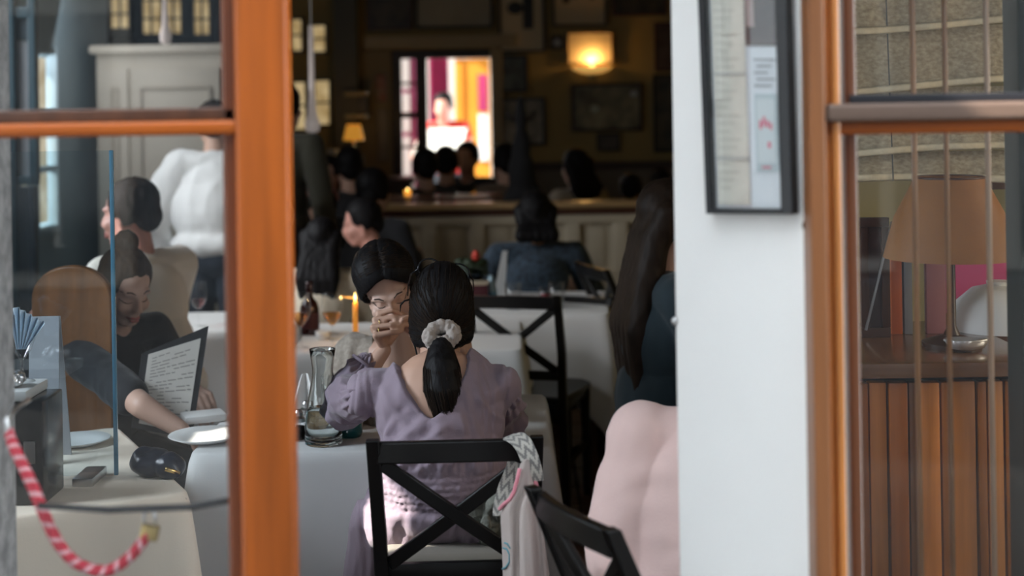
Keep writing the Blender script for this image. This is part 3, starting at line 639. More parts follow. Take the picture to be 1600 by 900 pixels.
def tablecloth(label, c, w, d, rz, z, drop, m, seed=0, corner=.30, amp=.022, group=None, flare=.05):
    rnd = random.Random(seed); n = 200; rc = .03; per = []
    hw, hd = w / 2 + .004, d / 2 + .004
    L = 2 * (2 * hw + 2 * hd)
    for i in range(n):
        s = L * i / n; q = s
        for (x0, y0, dx, dy, ln, nx, ny) in ((-hw, -hd, 1, 0, 2 * hw, 0, -1), (hw, -hd, 0, 1, 2 * hd, 1, 0), (hw, hd, -1, 0, 2 * hw, 0, 1), (-hw, hd, 0, -1, 2 * hd, -1, 0)):
            if q <= ln + 1e-9: break
            q -= ln
        e = min(q, ln - q); p = V((x0 + dx * q, y0 + dy * q, 0)); nn = V((nx, ny, 0))
        if e < rc * 4:
            side = -1 if q < ln / 2 else 1; dg = (nn + V((dx, dy, 0)) * side).normalized(); t = .5 * (1 - e / (rc * 4)); nn = (nn * (1 - t) + dg * t).normalized()
        if e < rc: p -= dg * rc * .35 * (1 - e / rc)
        per.append((p, nn, exp(-e / .075), s))
    ph = [rnd.uniform(0, 6.28) for _ in range(4)]; fr = [rnd.uniform(9, 13), rnd.uniform(17, 23)]
    rings = [[V((p.x, p.y, z + .006)) - V((nn.x, nn.y, 0)) * .012 for p, nn, _, _ in per], [V((p.x, p.y, z + .0055)) - V((nn.x, nn.y, 0)) * .004 for p, nn, _, _ in per], [V((p.x, p.y, z + .001)) + V((nn.x, nn.y, 0)) * .001 for p, nn, _, _ in per]]
    for k in range(1, 19):
        h = k / 18; rg = []
        for p, nn, cn, s in per:
            f = .5 + .5 * sin(s * fr[0] + ph[0] + .6 * sin(s * 3)) + .35 * sin(s * fr[1] + ph[1])
            o = .004 + (h ** .8) * (.012 + flare * cn + amp * f * (1 - .4 * cn)) - .02 * h * h * cn * .0
            rg.append(V((p.x, p.y, z - drop * h * (1 + corner * cn))) + V((nn.x, nn.y, 0)) * o)
        rings.append(rg)
    b = MB(); b.loft(rings, True, False); b.b.verts.ensure_lookup_table(); b.b.faces.new([b.b.verts[i] for i in range(n)])
    o = b.build('tablecloth', m, None, 'auto', True, None, angle=60); o.location = (*c, 0); o.rotation_euler = (0, 0, rz)
    s = o.modifiers.new('s', 'SOLIDIFY'); s.thickness = .0016; s.offset = 1
    return tag(o, label, 'tablecloth', group)
TZ = .73
# near table of the two women
TAx0, TAx1, TAy0, TAy1 = P(300, 692, 3.72).x, P(858, 694, 3.72).x, 3.72, 4.40
ca = ((TAx0 + TAx1) / 2, (TAy0 + TAy1) / 2); wa, da = TAx1 - TAx0, TAy1 - TAy0
dining_table('wooden table under the near white cloth, set for the two women', ca, wa, da, 0, TZ)
tablecloth('near white tablecloth with the water carafe standing on it', ca, wa, da, 0, TZ, .36, m_cloth, 3, corner=.25)
# table behind the woman who faces the street
cb = ((-.82 + .02) / 2, 5.55)
dining_table('wooden table with the lit candle, under a warm white cloth', cb, .84, .70, 0, TZ)
tablecloth('white tablecloth under the lit orange candle', cb, .84, .70, 0, TZ, .34, m_cloth, 5, corner=.3)
# table at the right, before the partition
cc = ((-.30 + .40) / 2, 6.42)
dining_table('wooden table before the man in blue, under a white cloth', cc, .72, .74, R(-3), TZ)
tablecloth('white tablecloth hanging in a point below the man in blue', cc, .72, .74, R(-3), TZ, .33, m_cloth, 9, corner=.85, flare=.13)
# beige clothed table behind the glass leaf
C0 = P(292, 748, 3.34); ang = R(27); e1 = V((cos(ang), sin(ang), 0)); e2 = V((-sin(ang), cos(ang), 0)); wl2, dl2 = .86, .78
cl = C0 - e1 * wl2 / 2 + e2 * dl2 / 2
dining_table('wooden table under the beige cloth behind the glazed leaf', (cl.x, cl.y), wl2, dl2, ang, TZ)
tablecloth('beige tablecloth behind the glazed leaf, under the black box', (cl.x, cl.y), wl2, dl2, ang, TZ, .42, m_cloth_b, 12, corner=.2, amp=.03)
# small white clothed table by the waiter
cw = P(345, 500, 5.85); dining_table('small table by the waiter under a bright white cloth', (cw.x - .02, 6.0), .62, .55, 0, TZ)
tablecloth('bright white tablecloth beside the waiter', (cw.x - .02, 6.0), .62, .55, 0, TZ, .40, m_cloth, 14)
# chairs
chA = P(701, 690, 3.16); CHX = chA.x
near_chair = xback_chair('black cross-back chair the woman in lavender sits on, tote bag on its corner', (CHX + .002, 3.495, 0), R(2))
cm = P(852, 480, 5.5)
xback_chair('black cross-back chair standing empty before the man in blue', (cm.x - .05, 5.82, 0), R(-14), False, zt=.89)
xback_chair('black cross-back chair tucked under the cloth of the table before the man in blue', (cm.x + .03, 6.12, 0), R(152), False, sc=.86)
cs = P(982, 400, 6.3)
xback_chair('black cross-back chair turned sideways by the partition', (cs.x + .16, 6.55, 0), R(-72), False)
pa, pb = P(848, 792, 2.74), P(944, 856, 2.52)
mid = (pa + pb) / 2; rz = atan2((pa - pb).y, (pa - pb).x) - pi
xback_chair('black chair with a curved rail behind the person in pink', (mid.x + .33 * sin(-rz) * 1 - 0, mid.y + .33 * cos(rz), 0), rz, False, wt=.155, wb_=.15, zt=.885)
# partition with panels
pt = thing('partition', 'cream panelled partition with a tan wooden cap across the dining room', 'partition', (P(815, 320, 8.1).x, 8.1, 0))
px0, px1 = P(597, 325, 8.1).x, P(1042, 312, 8.1).x; zc = P(815, 317, 8.1).z
m_pan = mat('dull cream panelling', (.58, .50, .37), .5, var=.08, vscale=4)
MB().box(((px0 + px1) / 2, 8.15, (zc - .03) / 2), (px1 - px0, .10, zc - .03)).build('core', m_pan, pt)
MB().box(((px0 + px1) / 2, 8.12, zc - .012), (px1 - px0 + .04, .19, .034), bev=.008).build('cap', mat('tan wooden cap', (.52, .33, .15), .3, var=.3, vscale=4, stretch=(.5, 8, 8), coat=.3), pt, 'auto')
MB().box(((px0 + px1) / 2, 8.09, zc - .05), (px1 - px0, .05, .035), bev=.01).build('cornice', mat('dark red brown moulding', (.10, .035, .02), .45), pt, 'auto')
MB().box(((px0 + px1) / 2, 8.085, zc - .095), (px1 - px0, .04, .05), bev=.01).build('rail', m_pan, pt, 'auto')
MB().box(((px0 + px1) / 2, 8.09, zc - .42), (px1 - px0, .03, .07), bev=.008).build('rail', m_pan, pt, 'auto')
MB().box(((px0 + px1) / 2, 8.09, .07), (px1 - px0, .03, .14), bev=.008).build('skirting', m_pan, pt, 'auto')
n = 6; st = (px1 - px0) / n
for i in range(n + 1):
    x = px0 + st * i; x = min(max(x, px0 + .04), px1 - .04)
    MB().box((x, 8.085, zc - .25), (.085, .04, .28), bev=.012).build('stile', m_pan, pt, 'auto'); MB().box((x, 8.09, (zc - .45) / 2 + .07), (.085, .03, zc - .58), bev=.008).build('stile', m_pan, pt, 'auto')
    if i < n:
        MB().box((x + st / 2, 8.098, zc - .25), (st - .17, .016, .22), bev=.007).build('panel', m_pan, pt, 'auto'); MB().box((x + st / 2, 8.098, .36), (st - .17, .016, .40), bev=.007).build('panel', m_pan, pt, 'auto')
# cream cabinet behind the waiter
CY = 8.2; kx0, kx1, kz = P(150, 100, CY).x, P(352, 100, CY).x, P(250, 82, CY).z
cab = thing('cupboard', 'tall cream panelled cupboard behind the waiter', 'cupboard', ((kx0 + kx1) / 2, CY + .2, 0))
MB().box(((kx0 + kx1) / 2, CY + .22, kz / 2), (kx1 - kx0, .42, kz)).build('body', m_cream, cab)
MB().box(((kx0 + kx1) / 2, CY + .2, kz + .02), (kx1 - kx0 + .06, .5, .05), bev=.015).build('cornice', m_cream, cab, 'auto')
kxm = P(200, 100, CY).x
for a, c in ((kx0 + .03, kxm), (kxm + .015, kx1 - .03)):
    dr = MB().box(((a + c) / 2, CY + .0, kz / 2 - .01), (c - a, .03, kz - .16), bev=.004).build('door', m_cream, cab, 'auto')
    for z0, z1 in ((kz - .72, kz - .2), (.2, kz - .82)):
        q = MB()
        for bx, bz, sx, sz in (((a + c) / 2, z0, c - a - .12, .02), ((a + c) / 2, z1, c - a - .12, .02), (a + .06, (z0 + z1) / 2, .02, z1 - z0), (c - .06, (z0 + z1) / 2, .02, z1 - z0)): q.box((bx, CY - .022, bz), (max(sx, .02), .018, sz), bev=.006)
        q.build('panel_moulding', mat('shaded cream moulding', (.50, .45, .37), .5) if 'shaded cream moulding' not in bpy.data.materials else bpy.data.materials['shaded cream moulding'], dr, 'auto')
    MB().ell((c - .035, CY - .03, 1.05), .014).build('knob', m_brass, dr, True)
# low dark sideboard at the far left with lamp and jug
sb = thing('sideboard', 'dark sideboard at the far left end of the room', 'sideboard', (-1.12, 10.3, 0))
MB().box((-1.12, 10.3, .56), (.80, .42, 1.02)).build('body', m_wood_d, sb); MB().box((-1.12, 10.3, 1.09), (.86, .46, .04), bev=.008).build('top', m_wood_d, sb, 'auto')
for x in (-1.31, -.93): MB().box((x, 10.08, .56), (.34, .02, .9), bev=.006).build('door', m_wood_d, sb, 'auto')
# ================================================================ THE TWO WOMEN
def pix(c):
    d = V(c) - V((0, 0, EYE)); return (HX + F * d.dot(RV) / d.y, HY - F * d.dot(UV_) / d.y)
m_lav = mat('lavender linen', (.30, .232, .285), .85, var=.08, vscale=7, bump=.25, bscale=420, sheen=.2)
m_blouse = mat('oatmeal lace blouse', (.44, .38, .32), .9, col2=(.30, .26, .215), vscale=90, bump=.3, bscale=160, sheen=.2)
wA = thing('person', 'woman in a lavender puff-sleeved dress with a low ponytail, seen from behind', 'person', (CHX - .02, 3.47, 0))
jA = dict(P=V((CHX - .03, 3.495, .68)), C=V((CHX - .035, 3.52, .85)), N=P(684, 580, 3.585), SL=P(577, 612, 3.55), SR=P(778, 606, 3.55), sx=V((1, 0, 0)), ax=V((0, .18, .98)).normalized(),
    EL=P(537, 634, 3.80), WL=P(600, 547, 3.84), ER=P(792, 668, 3.74), WR=P(690, 575, 3.90), hf=V((-.22, .95, -.2)), hu=V((.06, .2, .97)), Hd=P(690, 490, 3.68),
    HL=V((CHX - .13, 3.50, .63)), HR=V((CHX + .07, 3.50, .63)), KL=V((CHX - .19, 3.92, .56)), KR=V((CHX + .09, 3.92, .56)), AL=V((CHX - .18, 3.80, .09)), AR=V((CHX + .08, 3.82, .09)), TL=V((CHX - .19, 3.96, .04)), TR=V((CHX + .08, 3.98, .04)))
def handsA():
    b = MB()
    w = P(602, 545, 3.84)
    kn = [P(592, 490, 3.87), P(586, 500, 3.85), P(583, 512, 3.83), P(587, 524, 3.81)]
    fi = [[P(612, 485, 3.865), P(626, 489, 3.88), P(636, 494, 3.89)], [P(614, 496, 3.845), P(629, 498, 3.855), P(640, 501, 3.87)], [P(611, 508, 3.825), P(625, 508, 3.835), P(636, 508, 3.85)], [P(609, 520, 3.81), P(620, 519, 3.82), P(629, 517, 3.835)]]
    hand_world(b, w, kn, fi, [P(606, 536, 3.86), P(622, 515, 3.89), P(634, 500, 3.91), P(645, 492, 3.92)])
    b.ell(P(599, 517, 3.855), (.021, .022, .036))
    hand(b, P(668, 560, 3.90), P(652, 515, 3.90) - P(668, 560, 3.90), V((.6, .7, .1)), -1, .95, .55)
    return b
me, hdA = body_mesh(jA, .006, True, custom_hands=handsA, ak=.84)
link('body', me, SK['light'], wA, True)
# dress
b = MB(); ax = jA['ax']; m = frame_m(V((1, 0, 0)), ax.cross(V((1, 0, 0))), ax); X0 = CHX - .035
b.ell(V((X0, 3.495, .72)), (.172, .146, .13)); b.ell(V((X0, 3.495, .76)), (.164, .140, .13)); b.ell(V((X0, 3.495, .80)), (.142, .112, .17), m); b.ell(jA['C'] + ax * .03, (.165, .112, .17), m)
b.cap(jA['SL'], jA['SR'], .058, .058)
for s in ('L', 'R'): b.cap(jA['N'] - ax * .055, jA['S' + s], .046, .060)
b.ell(V((X0, 3.51, .66)), (.195, .15, .09))
for s in (-1, 1): b.cap(V((X0 + s * .09, 3.5, .63)), V((X0 + s * .13, 3.93, .57)), .105, .085)
b.cap(V((X0 - .17, 3.52, .62)), V((X0 - .20, 3.62, .40)), .05, .06)
b.cap(V((X0 - .10, 3.93, .55)), V((X0 - .12, 3.96, .25)), .085, .10); b.cap(V((X0 + .10, 3.93, .55)), V((X0 + .12, 3.96, .25)), .085, .10)
me = remesh(b, .0046, 3)
CREASE = [(588, 742, 662, 655, 7, .007), (606, 752, 700, 668, 6, .006), (640, 748, 712, 690, 6, .005), (572, 668, 604, 726, 6, .005), (596, 612, 640, 668, 7, .005), (730, 604, 742, 690, 6, .005), (716, 640, 748, 735, 7, .006), (600, 690, 640, 640, 5, .004), (748, 620, 790, 660, 5, .005), (690, 735, 745, 700, 6, .005), (622, 640, 600, 700, 5, .004)]
def crease(px, py):
    d = 0
    for x0, y0, x1, y1, w, a in CREASE:
        dx, dy = x1 - x0, y1 - y0; L = sqrt(dx * dx + dy * dy); t = ((px - x0) * dx + (py - y0) * dy) / L / L
        if -.25 < t < 1.25:
            q = ((px - x0) * dy - (py - y0) * dx) / L + 5 * sin(t * 3 + x0); e = smoothstep(-.2, .25, t) * smoothstep(1.2, .7, t)
            d += a * e * (exp(-(q / w) ** 2) - .8 * exp(-((q - 1.9 * w) / (w * 1.1)) ** 2))
    return d
def dressA(c, n):
    px, py = pix(c); back = smoothstep(.2, -.3, n.y); d = 0
    e = (abs((px - 674) / 60) ** 1.4 + max(0, (py - 556) / 96) ** 1.4) ** .714
    if c.z > .86: d -= .045 * smoothstep(1.03, .95, e)
    for x0 in (570, 580, 757, 768):                        # pin tucks
        d -= .0035 * exp(-((px - x0 - (py - 640) * .06) / 2.6) ** 2) * back * smoothstep(.74, .78, c.z)
    for x0, w0 in ((556, 4), (792, 4)): d -= .004 * exp(-((px - x0) / 2.0) ** 2) * smoothstep(.80, .84, c.z)
    t = (px - 600) * .64 + (py - 720) * .77                          # soft diagonal drag lines across the back
    d += back * smoothstep(.72, .8, c.z) * (.010 * sin(t / 19 + 2.5 * noise.noise(V((px / 60, py / 60, 0)))) * smoothstep(.25, -.1, noise.noise(V((px / 70, py / 70, 3)))) + .005 * noise.noise(V((px / 26, py / 40, 1))))
    d += back * crease(px, py)
    sh = smoothstep(.775, .755, c.z) * smoothstep(.655, .675, c.z)   # shirred waist
    d += sh * (.0014 * sin(c.z * 2 * pi / .0165 + 1.2 * noise.noise(V((px / 7, py / 9, 5)))) + .0042 * noise.noise(V((px / 5.5, py / 4.5, 2))) - .004)
    lo = smoothstep(.685, .655, c.z)
    d += lo * (.0065 * (1 - 2 * abs(noise.noise(V((px / 21 + py / 70, c.z * 5, c.y * 9))))) + .003 * noise.noise(V((px / 9, py / 60, 0))))
    ga = smoothstep(.83, .775, c.z) * (1 - sh) * smoothstep(.74, .77, c.z); d += ga * .002 * sin(px / 2.6 + 2 * noise.noise(V((px / 30, py / 20, 0))))
    return d
link('dress', displace(me, dressA), m_lav, wA, True)
def sleeve(S, E, C, r, seedv, name):
    b = MB(); mid = S + (E - S) * .5 + V((0, 0, .012))
    b.cap(S, mid, r[0], r[1]); b.cap(mid, E, r[1], r[2])
    if C is not None: k = E + (C - E) * .55; b.cap(E, k, r[2], r[3]); b.cap(k, C, r[3], r[4])
    me = remesh(b, .0042, 3); ax1 = (E - S).normalized(); ax2 = ((C if C is not None else E + ax1) - E).normalized()
    def f(c, n):
        t1 = (c - S).dot(ax1); t2 = (c - E).dot(ax2); a = noise.noise(c * 13 + V((seedv, 0, 0)))
        q = c - S - ax1 * t1; u = ax1.orthogonal().normalized(); an = atan2(q.dot(ax1.cross(u)), q.dot(u)); d = 0
        g = exp(-max(0, t1) / .045); d += g * (.005 * sin(an * 17 + 2 * a) - .003)
        if C is not None:
            q = c - E - ax2 * t2; u = ax2.orthogonal().normalized(); an = atan2(q.dot(ax2.cross(u)), q.dot(u)); L = (C - E).length
            g = exp(-max(0, L - t2) / .03) * smoothstep(0, .03, t2); d += g * (.0045 * sin(an * 15 + 2 * a) - .002)
        w = noise.noise(V((c.x * 16 + c.z * 9 + seedv, c.y * 9, c.z * 13 - c.x * 10))); d += .0125 * (1 - 3.2 * abs(w)) * .7 + .004 * noise.noise(c * 34)
        return d
    link(name, displace(me, f), m_lav, wA, True)
sleeve(jA['SL'] + V((-.012, 0, -.008)), jA['EL'], P(568, 570, 3.83), (.052, .060, .056, .053, .034), 0, 'sleeve')
sleeve(jA['SR'] + V((.0, 0, -.012)), jA['ER'], P(745, 640, 3.84), (.048, .054, .048, .048, .034), 5, 'sleeve')
b = MB(); c0 = P(568, 570, 3.83); dd = (jA['WL'] - jA['EL']).normalized(); u = dd.orthogonal().normalized(); v_ = dd.cross(u)
b.tube([c0 + dd * .004 + (u * cos(a) + v_ * sin(a)) * .0355 for a in [2 * pi * i / 36 for i in range(37)]], .005, 6, False).build('cuff', m_lav, wA, True)
# hair: cap, strands, ponytail
hb = MB(); cen = P(690, 474, 3.665)
hb.ell(cen, (.082, .100, .109), hdA.m); hb.ell(P(691, 512, 3.655), (.074, .078, .062), hdA.m); hb.ell(P(652, 505, 3.69), (.022, .06, .062)); hb.ell(P(729, 500, 3.69), (.022, .06, .062)); hb.ell(P(690, 522, 3.60), (.045, .04, .04))
hb.cap(P(656, 530, 3.65), P(684, 535, 3.585), .022, .024); hb.cap(P(728, 522, 3.65), P(700, 535, 3.585), .022, .024)
tie = P(690, 524, 3.565)
me = remesh(hb, .0055, 5)
def grooves(c, n):
    q = (c - tie); a = atan2(q.x, q.z); return .0016 * noise.noise(V((a * 26, q.length * 5, 2))) + .0009 * noise.noise(V((a * 70, q.length * 6, 7)))
hair_o = link('hair', displace(me, grooves), HR['black'], wA, True)
b = MB(); rg = random.Random(3)
pts_ = [v.co.copy() for v in me.vertices]; 
from mathutils.kdtree import KDTree
kd = KDTree(len(pts_)); [kd.insert(p, i) for i, p in enumerate(pts_)]; kd.balance(); nrm = [v.normal.copy() for v in me.vertices]
inv = wmat(wA)
for i in range(420):                                                # fine strands combed towards the hair tie
    p = pts_[rg.randrange(len(pts_))].copy(); T = wmat(wA).inverted() @ tie
    if (p - T).length < .05 or p.y > T.y + .17: continue
    line = []
    for k in range(9):
        t = k / 8; q = p.lerp(T, t * .93); _, ix, _ = kd.find(q); line.append(pts_[ix] + nrm[ix] * (.0012 + .001 * rg.random()))
    b.tube([inv @ q for q in line], [.0007] * 8 + [.0003], 3)
b.build('hair_strands', HR['dark'], wA, True)
b = MB(); spine = [P(690, 528, 3.56), P(689, 545, 3.51), P(690, 575, 3.475), P(693, 610, 3.455), P(697, 645, 3.445), P(701, 680, 3.44)]
for i in range(5): b.cap(spine[i], spine[i + 1], (.018, .030, .042, .046, .036)[i], (.030, .042, .046, .036, .010)[i])
me = remesh(b, .005, 3)
link('ponytail', displace(me, lambda c, n: .0014 * noise.noise(V((c.x * 190, c.y * 190, c.z * 7))) + .002 * noise.noise(V((c.x * 60, c.y * 60, c.z * 5)))), HR['black'], wA, True)
b = MB()
for i in range(200):
    a = rg.uniform(0, 2 * pi); q = []
    for k, (s_, r_) in enumerate(zip(spine, (.016, .030, .043, .047, .037, .012 + .01 * rg.random()))):
        aa = a + .1 * k; q.append(s_ + V((cos(aa) * r_ * rg.uniform(.93, 1.06), sin(aa) * r_ * rg.uniform(.93, 1.06), rg.uniform(-.012, .008) * (k == 5) * 2)))
    fine = []
    for u_, w_ in zip(q, q[1:]): fine += [u_.lerp(w_, t) for t in (0, .33, .66)]
    b.tube(fine + [q[-1]], [.0008] * len(fine) + [.0003], 3)
b.build('hair_strands', HR['dark'], wA, True)
b = MB()
for pts in ([(640, 468), (632, 470), (626, 477), (625, 488)], [(648, 540), (652, 556), (660, 566)], [(664, 548), (668, 566), (676, 582)], [(655, 552), (664, 572)]):
    b.tube([P(x, y, 3.66 if x > 640 else 3.70) for x, y in pts], [.0022] * (len(pts) - 1) + [.0006], 4)
b.build('loose_strands', HR['black'], wA, True)
# scrunchie
m_scr = mat('oatmeal crinkled scrunchie', (.44, .38, .34), .9, var=.3, vscale=40, bump=.5, bscale=140, sheen=.2)
t = thing('scrunchie', 'oatmeal crinkled scrunchie around the low ponytail', 'hair tie', tie)
b = MB(); ring = []
cx_ = P(690, 524, 3.53); U_, W_ = V((1, .1, .10)).normalized(), V((-.05, .55, .83)).normalized()
for i in range(40):
    a = 2 * pi * i / 40; ring.append(cx_ + U_ * cos(a) * .030 + W_ * sin(a) * .022)
N_ = U_.cross(W_).normalized()
for i, p in enumerate(ring):
    a = 2 * pi * i / 40; b.ell(p + N_ * .006 * sin(a * 9), (.0155 + .003 * sin(i * 2.3), .0165 + .003 * sin(i * 1.7), .0165), None, 10, 6)
me = remesh(b, .0032, 1)
displace(me, lambda c, n: .0035 * (1 - 2.6 * abs(noise.noise(c * 85))) + .0015 * noise.noise(c * 190))
link('gathered_band', me, m_scr, t, True)
# glasses pushed up on the head
t = thing('eyeglasses', 'thin dark eyeglasses pushed up on the head of the woman in lavender', 'glasses', P(695, 412, 3.7)); m_fr = mat('dark metal frame', (.02, .02, .024), .25, .6)
for c, nm in ((P(671, 419, 3.675), 0), (P(716, 427, 3.665), 1)):
    x, y = V((1, -.05, -.12)), V((.1, .35, .93)).normalized()
    b = MB(); rr = [c + x * cos(a) * .0285 + y * sin(a) * .0245 for a in [2 * pi * i / 40 for i in range(40)]]
    b.tube(rr + [rr[0]], .0020, 6, False).build('rim', m_fr, t, True); b = MB(); b.prism(rr[::2], .001, x.cross(y)).build('lens', thin_glass('spectacle lens', (.95, .95, .95), 1.4, 0, .35) if not nm else bpy.data.materials['spectacle lens'], t)
MB().tube([P(687, 413, 3.655), P(694, 410, 3.655), P(700, 417, 3.65)], .0016, 6).build('bridge', m_fr, t, True)
MB().tube([P(733, 428, 3.645), P(739, 438, 3.68), P(740, 452, 3.76), P(738, 465, 3.80)], .0020, 6).build('temple', m_fr, t, True)
MB().tube([P(654, 420, 3.655), P(642, 428, 3.70), P(638, 445, 3.78), P(637, 462, 3.80)], .0020, 6).build('temple', m_fr, t, True)
# rings
def ring_(label, c, ax_, r=.0105):
    ax_ = V(ax_).normalized(); u = ax_.orthogonal().normalized(); v = ax_.cross(u); b = MB()
    q = [V(c) + (u * cos(a) + v * sin(a)) * r for a in [2 * pi * i / 28 for i in range(28)]]; b.tube(q + [q[0]], .0014, 6, False)
    tag(b.build('finger_ring', m_gold, None, True, loc=c), label, 'ring', 'gold finger rings')
ring_('upper gold ring on the raised hand', P(594, 504, 3.847), P(614, 496, 3.845) - P(586, 500, 3.85), .0112)
ring_('lower gold ring on the raised hand', P(593, 517, 3.826), P(611, 508, 3.825) - P(583, 512, 3.83), .0112)
b = MB(); pts = [P(668, 583, 3.565), P(655, 584, 3.585), P(642, 578, 3.61), P(634, 565, 3.64)]; 
tag(MB().tube([P(676, 594, 3.528), P(668, 590, 3.53), P(658, 584, 3.55), P(650, 576, 3.575), P(645, 566, 3.60)], .0011, 6).build('necklace', m_gold, None, True, loc=P(660, 585, 3.57)), 'fine gold necklace at the nape of the woman in lavender', 'necklace')
# ---- woman facing the street
wB = thing('person', 'woman in an oatmeal lace blouse leaning in with lowered eyes', 'person', (-.28, 4.74, 0))
HB = P(606, 447, 4.0); fB = V((.16, -.84, -.50)); uB = V((-.20, -.44, .87))
jB = dict(P=V((-.29, 4.72, .55)), C=V((-.285, 4.50, .77)), N=P(622, 545, 4.16), SL=P(556, 556, 4.26), SR=P(700, 566, 4.26), sx=V((1, 0, 0)), ax=V((0, -.62, .78)).normalized(),
    EL=P(520, 640, 4.16), WL=P(610, 655, 4.0), ER=P(752, 640, 4.05), WR=P(733, 572, 3.96), hf=fB.normalized(), hu=uB.normalized(), Hd=HB,
    HL=V((-.37, 4.68, .53)), HR=V((-.19, 4.68, .53)), KL=V((-.40, 4.28, .50)), KR=V((-.17, 4.28, .50)), AL=V((-.40, 4.30, .09)), AR=V((-.17, 4.30, .09)), TL=V((-.40, 4.16, .04)), TR=V((-.17, 4.16, .04)))
def handsB():
    b = MB(); hand(b, jB['WR'], P(722, 520, 3.92) - jB['WR'], V((.9, -.3, 0)), 1, .95, .5); hand(b, jB['WL'], V((1, -.2, 0)), V((0, 0, 1)), -1, .95, .3); return b
me, hdB = body_mesh(jB, .0056, True, custom_hands=handsB)
iB = hdB.m.transposed()
def eyesB(c, n):
    l = iB @ (c - HB); d = 0
    for e in (-1, 1):
        r = sqrt(((l.x - e * .032) / .021) ** 2 + ((l.z - .0) / .013) ** 2)
        if l.y > .04: d += -.0055 * smoothstep(1.35, .9, r) + .0042 * smoothstep(.8, 0, r)
    if l.y > .05 and abs(l.x) < .03: d -= .0022 * exp(-((l.z + .0625) / .0022) ** 2) * smoothstep(.026, .018, abs(l.x))
    return d
displace(me, eyesB); face_me = me.copy(); link('body', me, SK['fair'], wB, True)
hdB.face_parts(wB, me=face_me, w=True); bpy.data.meshes.remove(face_me)
b = MB(); j = jB; ax = j['ax']; m = frame_m(j['sx'], ax.cross(j['sx']), ax)
b.ell(j['P'], (.17, .13, .13)); b.ell((j['P'] + j['C']) / 2, (.145, .115, .18), m); b.ell(j['C'] + ax * .03, (.160, .115, .165), m); b.cap(j['SL'], j['SR'], .060)
for s in ('L', 'R'):
    b.cap(j['N'] - ax * .055, j['S' + s], .045, .062); md = j['S' + s].lerp(j['E' + s], .5); b.cap(j['S' + s] + V((0, 0, .004)), md, .064, .064); b.cap(md, j['E' + s], .064, .045); b.cap(j['E' + s], j['E' + s].lerp(j['W' + s], .82), .045, .036)
me = remesh(b, .006, 2)
def blouseB(c, n):
    px, py = pix(c); d = .005 * (1 - 2 * abs(noise.noise(V((c.x * 22, c.y * 12, c.z * 14))))) + .0022 * noise.noise(c * 60)
    if n.y < .5 and 585 < px < 668 and py < 632:
        lft = 596 + (py - 560) * .45; rgt = 648 - (py - 560) * .25
        d -= .05 * smoothstep(-3, 4, px - lft) * smoothstep(-3, 4, rgt - px)
    return d
link('blouse', displace(me, blouseB), m_blouse, wB, True)
b = MB(); 
for pts in ([(652, 562), (645, 590), (634, 612)], ): b.tube([P(x, y, 4.03) for x, y in pts], .007, 6)
b.build('lace_edge', m_blouse, wB, True)
link('trousers', legs_shell(jB, .012), cloth_m('dark trousers', (.03, .03, .035)), wB, True); shoes_p = None
hb = MB(); q = hdB
hb.ell(q(0, -.022, .040), (.084, .096, .088), q.m); hb.ell(q(0, -.07, -.01), (.066, .05, .07), q.m)
for e in (-1, 1): hb.ell(q(e * .064, .008, .022), (.020, .052, .050), q.m); hb.ell(q(e * .012, .004, .060), (.076, .082, .073), q.m)
me = remesh(hb, .005, 3)
def cutB(c, n):
    l = iB @ (c - HB); hl = .080 - 13 * l.x * l.x
    d = -.05 * smoothstep(.022, .045, l.y) * smoothstep(hl + .006, hl - .006, l.z)
    if l.z > 0: d -= .004 * exp(-((l.x + .004) / .0028) ** 2)
    return d + .0014 * noise.noise(V((atan2(l.x, l.z) * 30, l.y * 9, 1)))
displace(me, cutB)
pb = [v.co.copy() for v in me.vertices]; nb = [v.normal.copy() for v in me.vertices]; kb = KDTree(len(pb)); [kb.insert(p_, i_) for i_, p_ in enumerate(pb)]; kb.balance()
link('hair', me, HR['black'], wB, True)
b = MB()
for i in range(150):                                                # strands combed from the parting to the sides and back
    e = 1 if i % 2 else -1; t0 = rg.random(); p0 = q(-.004, .075 - .11 * t0, .098 + .03 * sin(pi * min(1, t0 + .25))); p1 = q(e * .088, .035 - .075 * t0 + rg.uniform(-.01, .01), .045 - .03 * t0); p2 = q(e * .055, -.075, -.03 + .03 * rg.random()); line = []
    for k_ in range(11):
        u_ = k_ / 10; w_ = p0 * (1 - u_) ** 2 + p1 * 2 * u_ * (1 - u_) + p2 * u_ * u_; w_ = HB + (w_ - HB) * 1.15; _, ix, _ = kb.find(w_); line.append(pb[ix] + nb[ix] * (.0006 + .001 * rg.random()))
    if (line[0] - q(-.004, .03, .12)).length < .09: b.tube(line, [.0007] * 10 + [.0003], 3)
b.build('hair_strands', HR['dark'], wB, True)
b = MB(); b.tube([q(-.004, .070, .094), q(-.004, .052, .112), q(-.004, .03, .124), q(-.004, .0, .128)], .0010, 6); b.build('hair_parting', mat('scalp line', (.13, .10, .10), .5), wB, True)
t = thing('earring', 'long dark drop earring beside the cheek of the woman in oatmeal lace', 'earring', q(-.076, .004, -.03))
p0 = q(-.079, .006, -.035); MB().tube([p0, p0 + V((0, 0, -.012))], .001, 6).build('hook', m_steel, t, True); MB().lathe([(.0005, -.052), (.005, -.05), (.0058, -.03), (.005, -.012), (.0005, -.010)], p0, 12).build('drop', mat('dark grey resin', (.09, .08, .085), .3), t, True)
